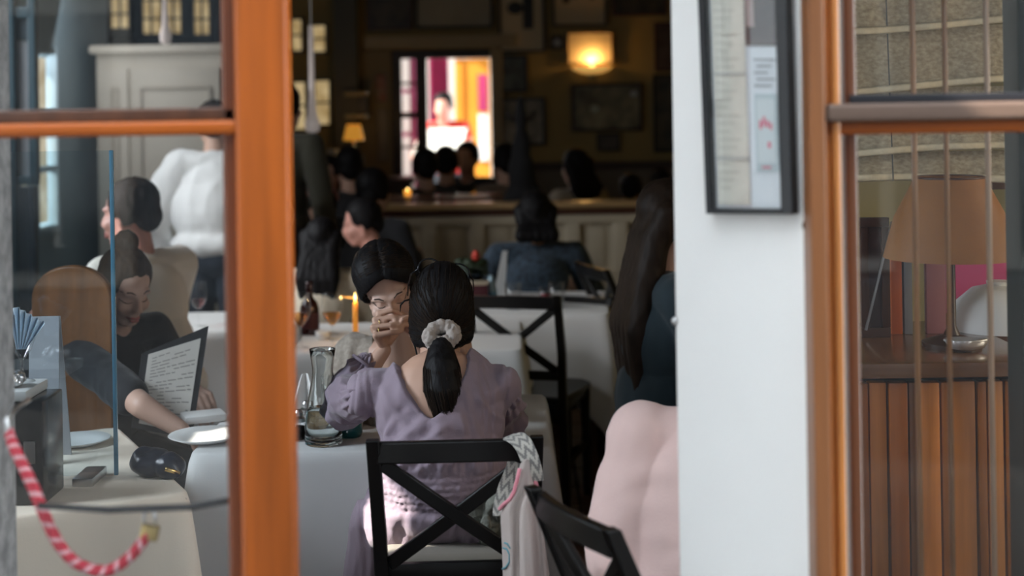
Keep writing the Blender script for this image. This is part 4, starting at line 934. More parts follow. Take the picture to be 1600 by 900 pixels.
# ================================================================ ON THE NEAR TABLE
m_water = mat('water', (.93, .97, .98), .0, trans=1); m_water.node_tree.nodes['Principled BSDF'].inputs['IOR'].default_value = 1.33
m_tglass = mat('thick clear glass', (.96, .99, .985), .0, trans=1); m_tglass.node_tree.nodes['Principled BSDF'].inputs['IOR'].default_value = 1.45
TT = TZ + .0078
c = P(506, 696, 3.80); c.z = TT
t = thing('water_carafe', 'clear glass carafe half full of water on the near white cloth', 'carafe', c)
prof = [(.001, .0), (.046, 0), (.050, .004), (.0505, .012), (.0485, .05), (.0435, .095), (.0355, .14), (.0295, .170), (.0275, .190), (.0285, .205), (.0315, .228), (.0345, .248)]
inn = [(r - .0024, z + (.006 if z < .02 else 0)) for r, z in prof[2:]][::-1]
MB().lathe(prof + [(.0335, .250)] + inn[:-1] + [(.001, .010)], c, 40, False).build('glass', m_tglass, t, True)
MB().lathe([(.001, .0105), (.0465, .0115), (.0466, .05), (.0422, .088), (.041, .0945), (.001, .0945)], c, 40, False).build('water', m_water, t, True)
b = MB(); q = [c + V((.0342 * cos(a), .0342 * sin(a), .2495)) for a in [2 * pi * i / 40 for i in range(40)]]; b.tube(q + [q[0]], .0012, 6, False).build('lip', m_clear, t, True)
def shaker(label, c, col, k=1):
    c = V((c.x, c.y, TT)); t = thing('spice_mill', label, 'spice mill', c, group='spice mills')
    MB().lathe([(r * k, z * k) for r, z in ((.001, 0), (.019, 0), (.0195, .006), (.017, .03), (.0165, .05), (.001, .05))], c, 20, False).build('jar', m_clear, t, True)
    MB().lathe([(r * k, z * k) for r, z in ((.001, .002), (.0165, .003), (.0155, .038), (.001, .04))], c, 16, False).build('filling', col, t, True)
    MB().lathe([(r * k, z * k) for r, z in ((.001, .049), (.0175, .05), (.018, .06), (.010, .066), (.012, .075), (.008, .082), (.001, .084))], c, 12, False).build('cap', m_steel, t, 'auto')
shaker('small spice mill of black peppercorns beside the carafe', P(467, 684, 3.84), mat('black peppercorns', (.015, .012, .01), .7, var=.8, vscale=300))
shaker('small spice mill with a white filling behind the pepper', P(479, 676, 3.95), mat('white salt', (.7, .7, .7), .7))
c = P(547, 690, 3.88); c.z = TT
t = thing('tea_light_glass', 'teal glass tumbler half hidden by the lavender sleeve', 'tumbler', c)
MB().lathe([(.001, 0), (.030, 0), (.034, .01), (.037, .075), (.035, .075), (.032, .012), (.001, .008)], c, 28, False).build('glass', mat('teal glass', (.02, .16, .17), .1, spec=.8), t, True)
c = P(530, 687, 3.98); c.z = TT
t = thing('bread_basket', 'small brown woven bread basket behind the carafe', 'basket', c)
MB().lathe([(.001, 0), (.05, 0), (.058, .02), (.064, .05), (.061, .05), (.055, .02), (.001, .006)], c, 28, False).build('bowl', mat('woven brown wicker', (.28, .17, .08), .7, var=.6, vscale=60, stretch=(1, 1, 3), bump=.6, bscale=160), t, True)
c = P(519, 650, 4.12); c.z = TT
t = thing('water_glass', 'plain tall water glass standing behind the carafe', 'glass', c)
def tumbler(c, par, r0=.028, r1=.034, h=.12, fill=None, fm=None, name='glass'):
    MB().lathe([(.001, .001), (r0, 0), (r1, h), (r1 - .0015, h), (r0 - .001, .008), (.001, .008)], c, 28, False).build(name, m_clear, par, True)
    if fill: MB().lathe([(.001, .009), (r0 - .002, .009), (r0 + (r1 - r0) * fill / h - .002, fill), (.001, fill)], c, 20, False).build('drink', fm, par, True)
tumbler(c, t)
c = P(516, 634, 4.05); c.z = TT
t = thing('jam_pot', 'tiny red pot glowing through the carafe neck', 'pot', c); MB().lathe([(.001, 0), (.016, 0), (.02, .025), (.017, .03), (.001, .031)], c, 20, False).build('pot', m_red, t, True)
MB().lathe([(.001, .031), (.018, .031), (.018, .04), (.001, .041)], c, 20, False).build('lid', mat('red lid', (.4, .01, .015), .4), t, 'auto')
c = P(478, 640, 4.15); c.z = TT
t = thing('folded_napkin', 'white folded napkin standing upright behind the spice mills', 'napkin', c)
b = MB(); b.loft([[c + V((x, y, 0)) for x, y in ((-.05, -.02), (0, .03), (.05, -.02), (.04, -.025), (0, .02), (-.04, -.025))], [c + V((x * .2, y * .2, .12)) for x, y in ((-.05, -.02), (0, .03), (.05, -.02), (.04, -.025), (0, .02), (-.04, -.025))]]).build('folded_linen', m_cloth, t)
# ---- on the candle table
def wine_glass(label, c, k=1, group='wine glasses', wine=None):
    t = thing('wine_glass', label, 'wine glass', c, 0, group)
    MB().lathe([(r * k, z * k) for r, z in ((.0345, .0), (.034, .002), (.012, .004), (.0045, .012), (.0036, .04), (.004, .078), (.014, .090), (.030, .110), (.040, .135), (.041, .155), (.037, .185), (.034, .205))], c, 32, False).build('bowl_and_stem', m_clear, t, True)
    q = [V(c) + V((.034 * k * cos(a), .034 * k * sin(a), .205 * k)) for a in [2 * pi * i / 32 for i in range(32)]]; MB().tube(q + [q[0]], .0011, 5, False).build('rim', m_clear, t, True)
    if wine: MB().lathe([(r * k, z * k) for r, z in ((.001, .0835), (.013, .0915), (.0285, .111), (.0375, .132), (.001, .132))], c, 24, False).build('wine', wine, t, True)
m_amb = thin_glass('amber candle glow', (.95, .66, .38), 1.33, 0, 1)  # the wine is added; its amber paints the candle reflection in the bowls
for lab, px in (('wine glass with amber candle glow, nearer to the candle', 520), ('wine glass with amber candle glow beside the glazed leaf', 470)):
    c = P(px, 552, 5.30); c.z = TT; wine_glass(lab, c, .97, wine=m_amb)
c = P(556, 545, 5.36); c.z = TT
t = thing('candle', 'tall orange taper candle burning beside the wine glasses', 'candle', c)
MB().lathe([(.001, 0), (.036, 0), (.036, .006), (.014, .012), (.012, .03), (.001, .03)], c, 20, False).build('holder', m_brass, t, 'auto')
m_wax = mat('orange wax', (.85, .36, .05), .4, emis=(1, .35, .05), es=.35); top = P(556, 472, 5.36)
MB().lathe([(.001, .03), (.0105, .03), (.009, top.z - TT - .004), (.006, top.z - TT), (.001, top.z - TT)], c, 16, False).build('taper', m_wax, t, True)
m_flame = emit('flame', (1, .62, .18), 9)
f0 = V((c.x, c.y, top.z)); MB().tube([f0, f0 + V((0, 0, .008))], .0009, 5).build('wick', m_black, t); MB().lathe([(.0005, 0), (.0045, .006), (.0052, .012), (.003, .022), (.0004, .032)], f0 + V((0, 0, .004)), 12).build('flame', m_flame, t, True); MB().tube([f0 + V((.002, 0, .012)), f0 + V((-.014, 0, .017)), f0 + V((-.032, 0, .018)), f0 + V((-.052, 0, .022))], [.005, .0045, .003, .0006], 8).build('blown_flame', emit('blown flame', (1, .42, .08), 1.6), t, True)
point('candle_light', f0 + V((0, 0, .02)), 1.1, (1, .55, .2), .012)
for lab, px, py, d, col in (('dark red bottle standing by the wine glasses', 485, 566, 5.62, (.03, .003, .005)),):
    c = P(px, py, d); c.z = TT; t = thing('bottle', lab, 'bottle', c)
    MB().lathe([(.001, 0), (.036, 0), (.037, .01), (.037, .10), (.030, .125), (.014, .145), (.0125, .19), (.014, .192), (.014, .205), (.001, .206)], c, 24, False).build('glass', mat('dark red glass', col, .12, spec=.7), t, True)
    MB().lathe([(.0378, .025), (.0378, .085)], c, 24, False).build('label', mat('dull red label', (.05, .006, .009), .6), t, True)
c = P(505, 556, 5.5); c.z = TT
t = thing('salt_dish', 'small pale dish between the two wine glasses', 'dish', c); MB().lathe([(.001, 0), (.022, 0), (.03, .03), (.027, .03), (.001, .006)], c, 20, False).build('dish', m_white, t, True); MB().lathe([(.001, .02), (.023, .021), (.001, .024)], c, 16, False).build('salt', m_paper, t, True)
# ---- on the table at the right
def rt(px, py, d): c = P(px, py, d); c.z = TT; return c
for i, (px, lab) in enumerate(((802, 'clear tumbler at the near corner of the table before the man in blue'), (870, 'clear tumbler in front of the right arm of the man in blue'))):
    c = rt(px, 478, 6.22); t = thing('tumbler', lab, 'tumbler', c, 0, 'clear tumblers'); tumbler(c, t, .03, .036, .115, .05, m_amb if 0 else thin_glass('water tint %d' % i, (.9, .94, .95), 1.33, 0, 1))
c = rt(853, 478, 6.3); t = thing('red_glass', 'small glass with a red drink between the clear tumblers', 'glass', c); tumbler(c, t, .026, .03, .08, .055, mat('red drink', (.25, .01, .02), .1))
c = rt(768, 480, 6.35); t = thing('sauce_bottle', 'blue and white labelled bottle on the table before the man in blue', 'bottle', c)
MB().lathe([(.001, 0), (.024, 0), (.025, .07), (.014, .10), (.011, .13), (.001, .131)], c, 20, False).build('glass', mat('pale blue glass', (.32, .44, .50), .15), t, True); MB().lathe([(.0256, .02), (.0256, .06)], c, 20, False).build('label', mat('blue label', (.10, .25, .36), .5), t, True)
c = rt(776, 478, 6.5); t = thing('menu_stand', 'pale folded menu card standing on the table before the man in blue', 'menu', c)
MB().prism([c + V((-.02, 0, 0)), c + V((.03, 0, 0)), c + V((.05, .03, .22)), c + V((.03, .03, .22))], .004, (0, -1, 0)).build('card', mat('pale card', (.45, .46, .46), .6), t); MB().prism([c + V((.03, .05, 0)), c + V((.035, .05, .0)), c + V((.055, .032, .22)), c + V((.05, .032, .22))], .004, (0, 1, 0)).build('card_back', m_paper, t)
c = rt(738, 480, 6.55); t = thing('flower_pot', 'dark pot with a red flower beyond the head of the woman in lavender', 'flower pot', c)
MB().lathe([(.001, 0), (.04, 0), (.055, .10), (.050, .10), (.038, .01), (.001, .01)], c, 20, False).build('pot', m_black, t, True); b = MB()
rr = random.Random(2)
for i in range(22): a = rr.uniform(0, 6.28); b.ell(c + V((.05 * cos(a), .05 * sin(a), .12 + rr.random() * .05)), (.03, .03, .02), None, 8, 5)
lv = b.build('leaves', mat('dark leaf', (.02, .035, .015), .6), t, True); lv['kind'] = 'stuff'
MB().ell(c + V((.02, -.03, .20)), (.018, .018, .026), None, 10, 7).build('flower', mat('red petal', (.55, .05, .03), .6), t, True)
c = rt(742, 478, 6.3); t = thing('box', 'dark red box on the table before the man in blue', 'box', c)
MB().box(c + V((0, 0, .05)), (.12, .08, .10), bev=.004).build('case', mat('dark wine red', (.06, .008, .014), .5), t, 'auto'); MB().box(c + V((0, 0, .105)), (.124, .084, .012), bev=.003).build('lid', mat('pale lid', (.45, .38, .28), .5), t, 'auto')
# ---- tote bag on the chair
def ribbon(path, side, w, t=.002, m=8, name='strap', mats=None, pat=None, par=None, step=6):
    pts = [V(p) for p in path]; fine = []
    for i in range(len(pts) - 1):
        p0, p1, p2, p3 = pts[max(i - 1, 0)], pts[i], pts[i + 1], pts[min(i + 2, len(pts) - 1)]
        for k in range(step):
            u = k / step; fine.append(.5 * ((2 * p1) + (p2 - p0) * u + (2 * p0 - 5 * p1 + 4 * p2 - p3) * u * u + (3 * p1 - p0 - 3 * p2 + p3) * u ** 3))
    fine.append(pts[-1]); s = V(side); b = bmesh.new(); L = 0; rows = []; ls = []
    for i, p in enumerate(fine):
        if i: L += (p - fine[i - 1]).length
        ls.append(L); d = (fine[min(i + 1, len(fine) - 1)] - fine[max(i - 1, 0)]).normalized(); x = (s - d * s.dot(d)).normalized(); rows.append([b.verts.new(p + x * w * (k / m - .5)) for k in range(m + 1)])
    for i in range(len(rows) - 1):
        for k in range(m):
            f = b.faces.new((rows[i][k], rows[i][k + 1], rows[i + 1][k + 1], rows[i + 1][k])); f.smooth = True
            if pat: f.material_index = pat(ls[i], k / m)
    me = bpy.data.meshes.new(name); b.to_mesh(me); b.free(); o = link(name, me, mats[0], par, True)
    for q in mats[1:]: me.materials.append(q)
    sm = o.modifiers.new('s', 'SOLIDIFY'); sm.thickness = t; return o
m_z1 = cloth_m('strap pale zigzag', (.50, .47, .42)); m_z2 = cloth_m('strap grey zigzag', (.20, .19, .18))
zig = lambda l, u: int(((l / .030) + abs((u * 2.0) % 1 - .5) * 1.5) % 1 < .48)
m_bag = mat('white cotton bag with a pink cast', (.47, .40, .37), .9, var=.08, vscale=6, bump=.15, bscale=200, sheen=.1); m_trim = cloth_m('pink trim', (.80, .30, .36))
BD = 3.10
t = thing('tote_bag', 'white tote bag with pink trim and zigzag strap hung on the chair corner', 'bag', P(820, 800, BD))
rows = [(716, 816, 829), (730, 811, 832), (748, 808, 836), (768, 802, 840), (786, 786, 843), (800, 781, 845), (830, 783, 849), (870, 785, 855), (920, 786, 862), (980, 788, 868), (1030, 792, 866)]
b = MB(); rings = []; nn = 26
for y, a, c in rows:
    rg = []; th = .010 + .040 * smoothstep(720, 900, y)
    for i in range(nn):
        u = i / (nn - 1); px = a + (c - a) * u; f = .010 * sin(u * 13 + y / 90) * smoothstep(730, 800, y) + .006 * sin(u * 27 + y / 50) * smoothstep(760, 860, y); rg.append(P(px, y, BD - th * sin(pi * u) + f))
    for i in range(nn): u = 1 - i / (nn - 1); px = a + (c - a) * u; rg.append(P(px, y, BD + .006 + .03 * sin(pi * u) * smoothstep(720, 900, y)))
    rings.append(rg)
b.loft(rings[::-1]).build('bag_body', m_bag, t, True, sub=1)
MB().tube([P(780, 796, 3.095), P(787, 788, 3.09), P(797, 780, 3.085), P(803, 768, 3.085), P(808, 750, 3.085), P(812, 732, 3.088)], .0042, 6).build('trim_edge', m_trim, t, True)
MB().tube([P(829, 718, 3.10), P(834, 742, 3.10), P(840, 768, 3.10), P(843, 790, 3.10)], .0050, 6).build('trim_edge', m_trim, t, True)
ribbon([P(790, 684, 3.20), P(803, 683, 3.155), P(816, 692, 3.118), P(826, 712, 3.10), P(833, 735, 3.095), P(836, 752, 3.098)], (.95, -.1, .35), .040, name='strap', mats=[m_z1, m_z2], pat=zig, par=t, m=16, step=14)
ribbon([P(806, 722, 3.19), P(800, 740, 3.18), P(790, 765, 3.17), P(784, 790, 3.14), P(783, 806, 3.11)], (1, 0, .1), .036, name='strap', mats=[m_z1, m_z2], pat=zig, par=t, m=16, step=14)
m_tl = cloth_m('teal print', (.10, .28, .33)); y_ = BD - .045
for pts in ([(786, 856), (792, 858), (796, 866), (796, 878), (791, 886), (785, 889)], [(788, 848), (793, 850), (798, 857)]): MB().tube([P(x, y, BD - .046 + .036 * (1 - min(1, (x - 784) / 25))) for x, y in pts], .0022, 5).build('print_line', m_tl, t, True)
# crumpled scarf on the seat, seen through the chair back
b = MB(); rr = random.Random(5)
for i in range(9): b.ell(P(752 + 30 * rr.random(), 790 + 45 * rr.random(), 3.36 + .05 * rr.random()), (.03 + .02 * rr.random(), .02, .014 + .012 * rr.random()), Euler((rr.random(), rr.random(), rr.random() * 2)).to_matrix(), 12, 8)
me = remesh(b, .0045, 1); displace(me, lambda c, n: .009 * (1 - 2.4 * abs(noise.noise(c * 42))))
sc_ = link('scarf', me, mat('grey green knit', (.22, .225, .19), .9, var=.35, vscale=50, bump=.5, bscale=180), None, True, loc=P(765, 830, 3.38)); tag(sc_, 'crumpled grey green knitted scarf at the side of the seat', 'scarf')
# ================================================================ BACK WALL PICTURES, LIGHTS
def picture(label, px0, px1, py0, py1, fc, pc, mark=None, fw=.022, y=BY - .012, mt=None, t=.03):
    p0, p1 = P(px0, (py0 + py1) / 2, y), P(px1, (py0 + py1) / 2, y); z1, z0 = P((px0 + px1) / 2, py0, y).z, P((px0 + px1) / 2, py1, y).z
    x0, x1 = p0.x, p1.x; c = V(((x0 + x1) / 2, y, (z0 + z1) / 2)); t_ = thing('framed_picture', label, 'picture', c, 0, 'pictures on the back wall')
    fm = mat('frame ' + label[:24], fc, .4)
    for a in (((x0 + x1) / 2, z1 - fw / 2, x1 - x0, fw), ((x0 + x1) / 2, z0 + fw / 2, x1 - x0, fw), (x0 + fw / 2, (z0 + z1) / 2, fw, z1 - z0 - 2 * fw), (x1 - fw / 2, (z0 + z1) / 2, fw, z1 - z0 - 2 * fw)):
        MB().box((a[0], y - t / 2, a[1]), (a[2], t, a[3]), bev=.003).build('frame_bar', fm, t_)
    MB().box((c.x, y - .004, c.z), (x1 - x0 - 2 * fw, .006, z1 - z0 - 2 * fw)).build('print', mat('print ' + label[:24], pc, .45, col2=mark[0], vscale=mark[1], detail=3) if mark else mat('print ' + label[:24], pc, .5), t_)
    return t_, c, x1 - x0, z1 - z0
DK = (.025, .016, .011); BK = (.012, .010, .009)
picture('dark painting in a reddish frame, above the far shelf', 572, 645, -40, 48, (.05, .02, .012), (.08, .06, .03), ((.012, .01, .008), 9))
picture('wide pale print in a thin black frame over the back doorway', 648, 770, -50, 45, BK, (.36, .32, .23), ((.30, .26, .19), 4), .02)
t_, c, w, h = picture('tall pale print with a dark figure, right of the doorway top', 778, 852, -50, 83, BK, (.56, .46, .30))
MB().box((c.x + .05, c.y - .009, c.z + .06), (.08, .004, h * .62)).build('printed_figure', m_black, t_); MB().ell((c.x - .05, c.y - .009, c.z + .02), (.06, .003, .05), None, 16, 8).build('printed_figure', m_black, t_)
t_, c, w, h = picture('pale drawing with dark marks in a black frame over the wall lamp', 862, 948, -50, 42, BK, (.56, .44, .27), None, .02)
for dx, dz_, s in ((-.04, .03, .05), (.05, .06, .04), (-.1, -.02, .03), (.1, .0, .025)): MB().ell((c.x + dx, c.y - .009, c.z + dz_), (s, .003, s * .8), None, 12, 6).build('printed_mark', m_black, t_)
picture('dark brown picture high above the right end of the back wall', 955, 1042, -50, 25, (.05, .02, .012), (.09, .065, .03), ((.02, .016, .01), 8))
picture('certificate in a dark frame glowing in the light of the wall lamp', 885, 958, 49, 101, (.10, .06, .025), (.62, .52, .34), ((.55, .45, .29), 20), .015)
t_, c, w, h = picture('small square frame with a round mirror beside the lit certificate', 860, 881, 55, 78, BK, (.05, .035, .02), None, .014); MB().ell((c.x, c.y - .012, c.z), (.032, .006, .032), None, 16, 8).build('mirror', mat('grey mirror', (.45, .45, .45), .2), t_, True)
picture('small dark seascape right of the doorway', 778, 824, 86, 145, BK, (.16, .18, .16), ((.02, .022, .022), 9))
picture('dark portrait print with pale edges, below the small seascape', 780, 852, 152, 228, BK, (.40, .36, .28), ((.02, .02, .02), 6))
t_, c, w, h = picture('wide landscape in a dark frame below the wall lamp', 892, 1003, 130, 205, (.03, .017, .010), (.34, .30, .18), ((.03, .028, .02), 6), .022)
MB().ell((c.x - .09, c.y - .009, c.z - .01), (.035, .004, .03), None, 12, 6).build('painted_light', mat('pale green paint', (.42, .44, .34), .6), t_); MB().ell((c.x + .21, c.y - .009, c.z + .10), (.028, .004, .024), None, 12, 6).build('painted_light', mat('pale paint', (.5, .5, .48), .6), t_)
picture('tiny dark print under the landscape', 932, 968, 208, 236, BK, (.10, .08, .06), ((.05, .04, .03), 20), .012)
picture('tall brown frame at the right edge of the back wall, upper one', 1022, 1060, 35, 112, (.05, .016, .01), (.14, .08, .045), ((.05, .025, .015), 10))
picture('tall dark frame at the right edge of the back wall, lower one', 1020, 1060, 116, 238, BK, (.11, .09, .055), ((.02, .028, .03), 7))
picture('small print with a red mark left of the back doorway', 586, 606, 115, 160, (.12, .09, .05), (.22, .17, .12), ((.26, .05, .02), 14), .01, y=BY - .045)
picture('narrow grey print left of the back doorway, below the red one', 589, 607, 170, 252, (.12, .10, .07), (.20, .17, .14), ((.15, .13, .11), 10), .01, y=BY - .045)
# wall lamp
s = P(926, 106, BY - .12); t = thing('wall_lamp', 'half bowl wall lamp glowing upwards onto a framed certificate', 'lamp', (s.x, BY, s.z))
b = MB(); rings = []
for r, z in ((.01, -.045), (.08, -.035), (.14, -.008), (.155, .012), (.150, .012), (.135, -.004), (.075, -.028), (.01, -.037)): rings.append([V((s.x + r * cos(a), BY - .005 - r * .75 * sin(a), s.z + z)) for a in [pi * i / 20 for i in range(21)]])
b.loft(rings, False, False).build('bowl', mat('frosted amber glass', (.9, .6, .25), .4, emis=(1, .55, .14), es=.55), t, True)
MB().box((s.x, BY - .012, s.z - .02), (.06, .02, .10), bev=.004).build('wall_plate', m_brass, t, 'auto'); MB().ell((s.x, BY - .06, s.z + .0), .022, None, 12, 8).build('bulb', emit('bulb glow', (1, .66, .28), 5), t, True)
point('wall_lamp_light', (s.x, BY - .075, s.z + .05), 3.3, (1, .56, .18), .03)
# hanging glass lights
def pendant(label, px, py0, py1, d, r=.016):
    z1, z0 = 2.92, P(px, py1, d).z; x = P(px, (py0 + py1) / 2, d).x; t = thing('pendant_lamp', label, 'pendant lamp', (x, d, z0), 0, 'slim glass pendants')
    zt = P(px, py0, d).z
    MB().cyl((x, d, min(zt, z1 - .02)), (x, d, z1), .003, seg=8).build('cord', m_white, t); MB().cyl((x, d, z1 - .03), (x, d, z1), .04, .05, 16).build('ceiling_rose', m_brass, t, 'auto')
    if zt < z1: MB().lathe([(.002, 0), (r * 2.2, .01), (r * 2.6, .05), (r * 1.5, .10), (r, .2), (r * .8, (zt - z0)), (.002, zt - z0)], (x, d, z0), 20, False).build('glass_tube', mat('milky pink glass', (.66, .56, .52), .15, emis=(.9, .8, .76), es=.16), t, True)
pendant('slim white glass pendant hanging just right of the glazed leaf', 487, 40, 208, 7.6)
pendant('slim white glass pendant before the black grid windows', 258, -30, 70, 7.6, .012)
# shelf, orange table lamp, jug
sh = thing('wall_shelf', 'small pale shelf box at the far end, above the orange lamp', 'shelf', P(558, 170, 10.8))
for py in (147, 182): p0, p1 = P(540, py, 10.8), P(574, py, 10.8); MB().box(((p0.x + p1.x) / 2, 10.8, p0.z), (p1.x - p0.x, .16, .03), bev=.004).build('board', mat('ochre board', (.33, .27, .15), .5) if py == 147 else bpy.data.materials['ochre board'], sh, 'auto')
p0 = P(557, 165, 10.85); MB().box(p0, (.16, .08, .15)).build('backing', m_black, sh)
c = P(553, 236, 10.28); c.z = 1.11
t = thing('table_lamp', 'small table lamp with a glowing orange shade on the dark sideboard', 'lamp', c); zl = P(553, 207, 10.28).z
MB().lathe([(.001, 0), (.05, 0), (.05, .01), (.012, .03), (.010, zl - .06 - 1.11), (.001, zl - .05 - 1.11)], c, 16, False).build('base', m_brass, t, 'auto')
MB().lathe([(.075, zl - .055 - 1.11), (.050, zl + .055 - 1.11)], c, 24, False).build('shade', mat('orange glowing shade', (.8, .4, .08), .6, emis=(1, .42, .05), es=.42), t, True)
point('table_lamp_light', (c.x, c.y - .02, zl + .08), .8, (1, .55, .18), .03)
c = P(513, 260, 9.9); c = V((c.x, 10.16, 1.11)); t = thing('jug', 'white ceramic jug catching daylight on the dark sideboard', 'jug', c)
MB().lathe([(.001, 0), (.05, 0), (.065, .05), (.06, .12), (.035, .17), (.04, .21), (.036, .21), (.03, .17), (.001, .02)], c, 24, False).build('vessel', m_white, t, True); MB().tube([c + V((.05, 0, .15)), c + V((.09, 0, .14)), c + V((.095, 0, .08)), c + V((.06, 0, .05))], .008, 8).build('handle', m_white, t, True)
# candles glowing behind the partition
for lab, px, py, d in (('tiny glowing tea light left of the diners behind the partition', 637, 300, 8.9), ('tiny dim tea light further along behind the partition', 741, 304, 9.1)):
    c = P(px, py + 6, d); t = thing('tea_light', lab, 'candle', c); MB().lathe([(.001, 0), (.019, 0), (.022, .035), (.020, .035), (.001, .01)], c, 16, False).build('holder', mat('amber glass holder %d' % px, (.8, .35, .05), .2, emis=(1, .4, .05), es=1.0 if px < 700 else .12), t, True); MB().ell(c + V((0, 0, .035)), (.005, .005, .011), None, 8, 6).build('flame', m_flame if px < 700 else m_wax, t, True)
# ================================================================ EVERYONE ELSE
def at_head(px, py, d, yaw, label, top, bottom, **kw):
    """seat or stand somebody so that the middle of the head is where the photograph has it"""
    jk = {k: kw[k] for k in ('lean', 'twist', 'aL', 'aR', 'h_yaw', 'h_pitch', 'h_roll', 'wide') if k in kw}
    j = joints(kw.get('pose', 'sit'), **jk); h = j['Hd']; t = P(px, py, d); k = kw.pop('k', None) or min(1.16, max(.9, t.z / h.z))
    w = MX.Rotation(yaw, 3, 'Z') @ (h * k)
    loc = V((t.x - w.x, t.y - w.y, 0)); iv = MX.Rotation(-yaw, 3, 'Z')
    for a in ('aL', 'aR'):
        if a + 'w' in kw: kw[a] = [iv @ (p - loc) / k for p in kw.pop(a + 'w')]
    return person(label, (t.x - w.x, t.y - w.y, 0), yaw, top, bottom, k=k, **kw)
c_bk = cloth_m('black clothing', (.014, .014, .017)); c_nv = cloth_m('navy trousers', (.02, .028, .045)); c_dk = cloth_m('charcoal trousers', (.03, .03, .033)); c_ol = cloth_m('dark olive clothing', (.045, .042, .026))
c_wh = cloth_m('white shirt cotton', (.88, .87, .85)); c_tee = cloth_m('oatmeal T-shirt', (.90, .83, .74)); c_cr = cloth_m('cream top', (.62, .55, .43)); c_pk = cloth_m('pale pink shirt', (.78, .56, .52), var=.04); c_bg = cloth_m('beige shirt', (.38, .28, .19))
c_bl = cloth_m('blue patterned shirt', (.045, .075, .11), col2=(.009, .016, .028)); TOPS['blue patterned shirt'].node_tree.nodes['Noise Texture'].inputs['Scale'].default_value = 42
c_rd = cloth_m('red top', (.75, .03, .02)); c_tl = cloth_m('dark teal clothing', (.010, .024, .032))
# pink shirt at the right, cut by the pier
pk, j, hd = person('person in a pale pink shirt sitting half hidden behind the white pier', (P(1124, 700, 2.95).x, 2.95, 0), R(-10), c_pk, c_nv, hair=('short', 'dark'), vox=.008, k=.97, lean=14, wide=1.0, loose=.03, puff=.02, hem=.04, aL=((-.20, .05, .70), (-.06, .26, .74)), aR=(.2, .2, .74), amp=.015, g=.018, seed=4, fst=(.45, .45, .95))
# long brown hair beside the pier
at_head(1056, 338, 4.35, R(-78), 'woman with long brown hair in dark teal, half hidden by the pier', c_tl, c_bk, hair=('wavy', 'dark'), vox=.010, hlen=.46, lean=4, aL=(-.20, .16, .72), wide=.9, k=1.1)
# man in the blue patterned shirt
at_head(836, 338, 6.95, R(3), 'man in a blue patterned shirt seen from behind at the cleared table', c_bl, c_nv, hair=('long', 'black'), hlen=.06, skin='tan_', vox=.011, lean=12, wide=1.15, hk=1.06, sleeve=.6, aL=(-.29, .12, .78), aR=(.29, .14, .74), loose=.02)
at_head(505, 385, 6.35, R(-6), 'woman with long straight black hair in a cream top, seen from behind', c_cr, c_dk, hair=('long', 'black'), vox=.011, hlen=.24, lean=5, sleeve=.5)
hb_, j, hd = at_head(503, 325, 7.75, R(180), 'diner with a pink headband beyond the long black hair', c_bg, c_dk, hair=('short', 'black'), vox=.012, lean=6)
b = MB(); b.tube([hd(.088 * cos(a), -.01 + .0 * cos(a), .045 + .088 * sin(a)) for a in [pi * i / 18 for i in range(19)]], .010, 6); b.build('headband', mat('pink satin', (.55, .26, .25), .4), hb_, True, False)
at_head(566, 348, 6.9, R(82), 'dark haired man in profile with a beige shirt, left of the partition', c_bg, c_dk, hair=('short', 'black'), skin='rosy', vox=.011, lean=14, h_yaw=12, h_pitch=-14)
# dark figure standing by the glazed leaf
at_head(446, 168, 7.5, R(-20), 'person in dark olive standing just right of the glazed leaf', c_ol, c_bk, hair=('short', 'black'), pose='stand', vox=.013)
# far left group
at_head(546, 262, 8.85, R(10), 'diner in black with a round head below the orange lamp', c_bk, c_bk, hair=('short', 'black'), vox=.018)
at_head(585, 300, 7.5, R(-25), 'diner in black bending low beside the end of the partition', c_bk, c_bk, hair=('short', 'black'), vox=.018, lean=20)
at_head(512, 275, 8.9, R(170), 'diner in black facing the street from the far left end', c_bk, c_bk, hair=('short', 'black'), vox=.018)
# behind the partition
far = [(664, 262, 9.4, 10, 'black haired diner behind the partition, below the white tray', c_bk, 'short', 0), (698, 256, 10.05, -8, 'diner in black under the middle of the back doorway', c_bk, 'short', 0), (729, 248, 10.6, 160, 'diner at the right side of the back doorway behind the partition', cloth_m('dim blue top', (.03, .05, .09)), 'short', 0),
       (788, 254, 9.6, 20, 'diner in a beige brown top behind the partition, right of the doorway', cloth_m('dim beige top', (.17, .12, .085)), 'short', 0), (898, 262, 9.4, 30, 'woman with thick dark hair and a pale blouse behind the partition', cloth_m('pale blouse', (.42, .35, .27)), 'wavy', .14),
       (986, 296, 9.6, -15, 'diner in black bowed low behind the partition below the tiny print', c_bk, 'short', 0), (1030, 298, 10.4, 25, 'diner in black at the right end behind the partition', c_bk, 'short', 0)]
for px, py, d, yaw, lab, top, hs, hl in far:
    at_head(px, py, d, R(yaw), lab, top, c_bk, hair=(hs, 'black'), vox=.018, hlen=hl or .2, lean=8, wide=.9)
bt = thing('bar_table', 'long dark table behind the partition holding the tea lights', 'table', (P(690, 300, 8.95).x, 8.95, 0)); zc2 = P(637, 306, 8.9).z
MB().box((P(690, 300, 8.95).x, 8.95, zc2 - .022), (.75, .5, .03), bev=.005).build('tabletop', m_wood_d, bt, 'auto')
for sx_ in (-.33, .33):
    for sy_ in (-.2, .2): x_ = P(690, 300, 8.95).x + sx_; MB().bar((x_, 8.95 + sy_, 0), (x_, 8.95 + sy_, zc2 - .035), .05, .05, up=(0, 1, 0)).build('leg', m_wood_d, bt)
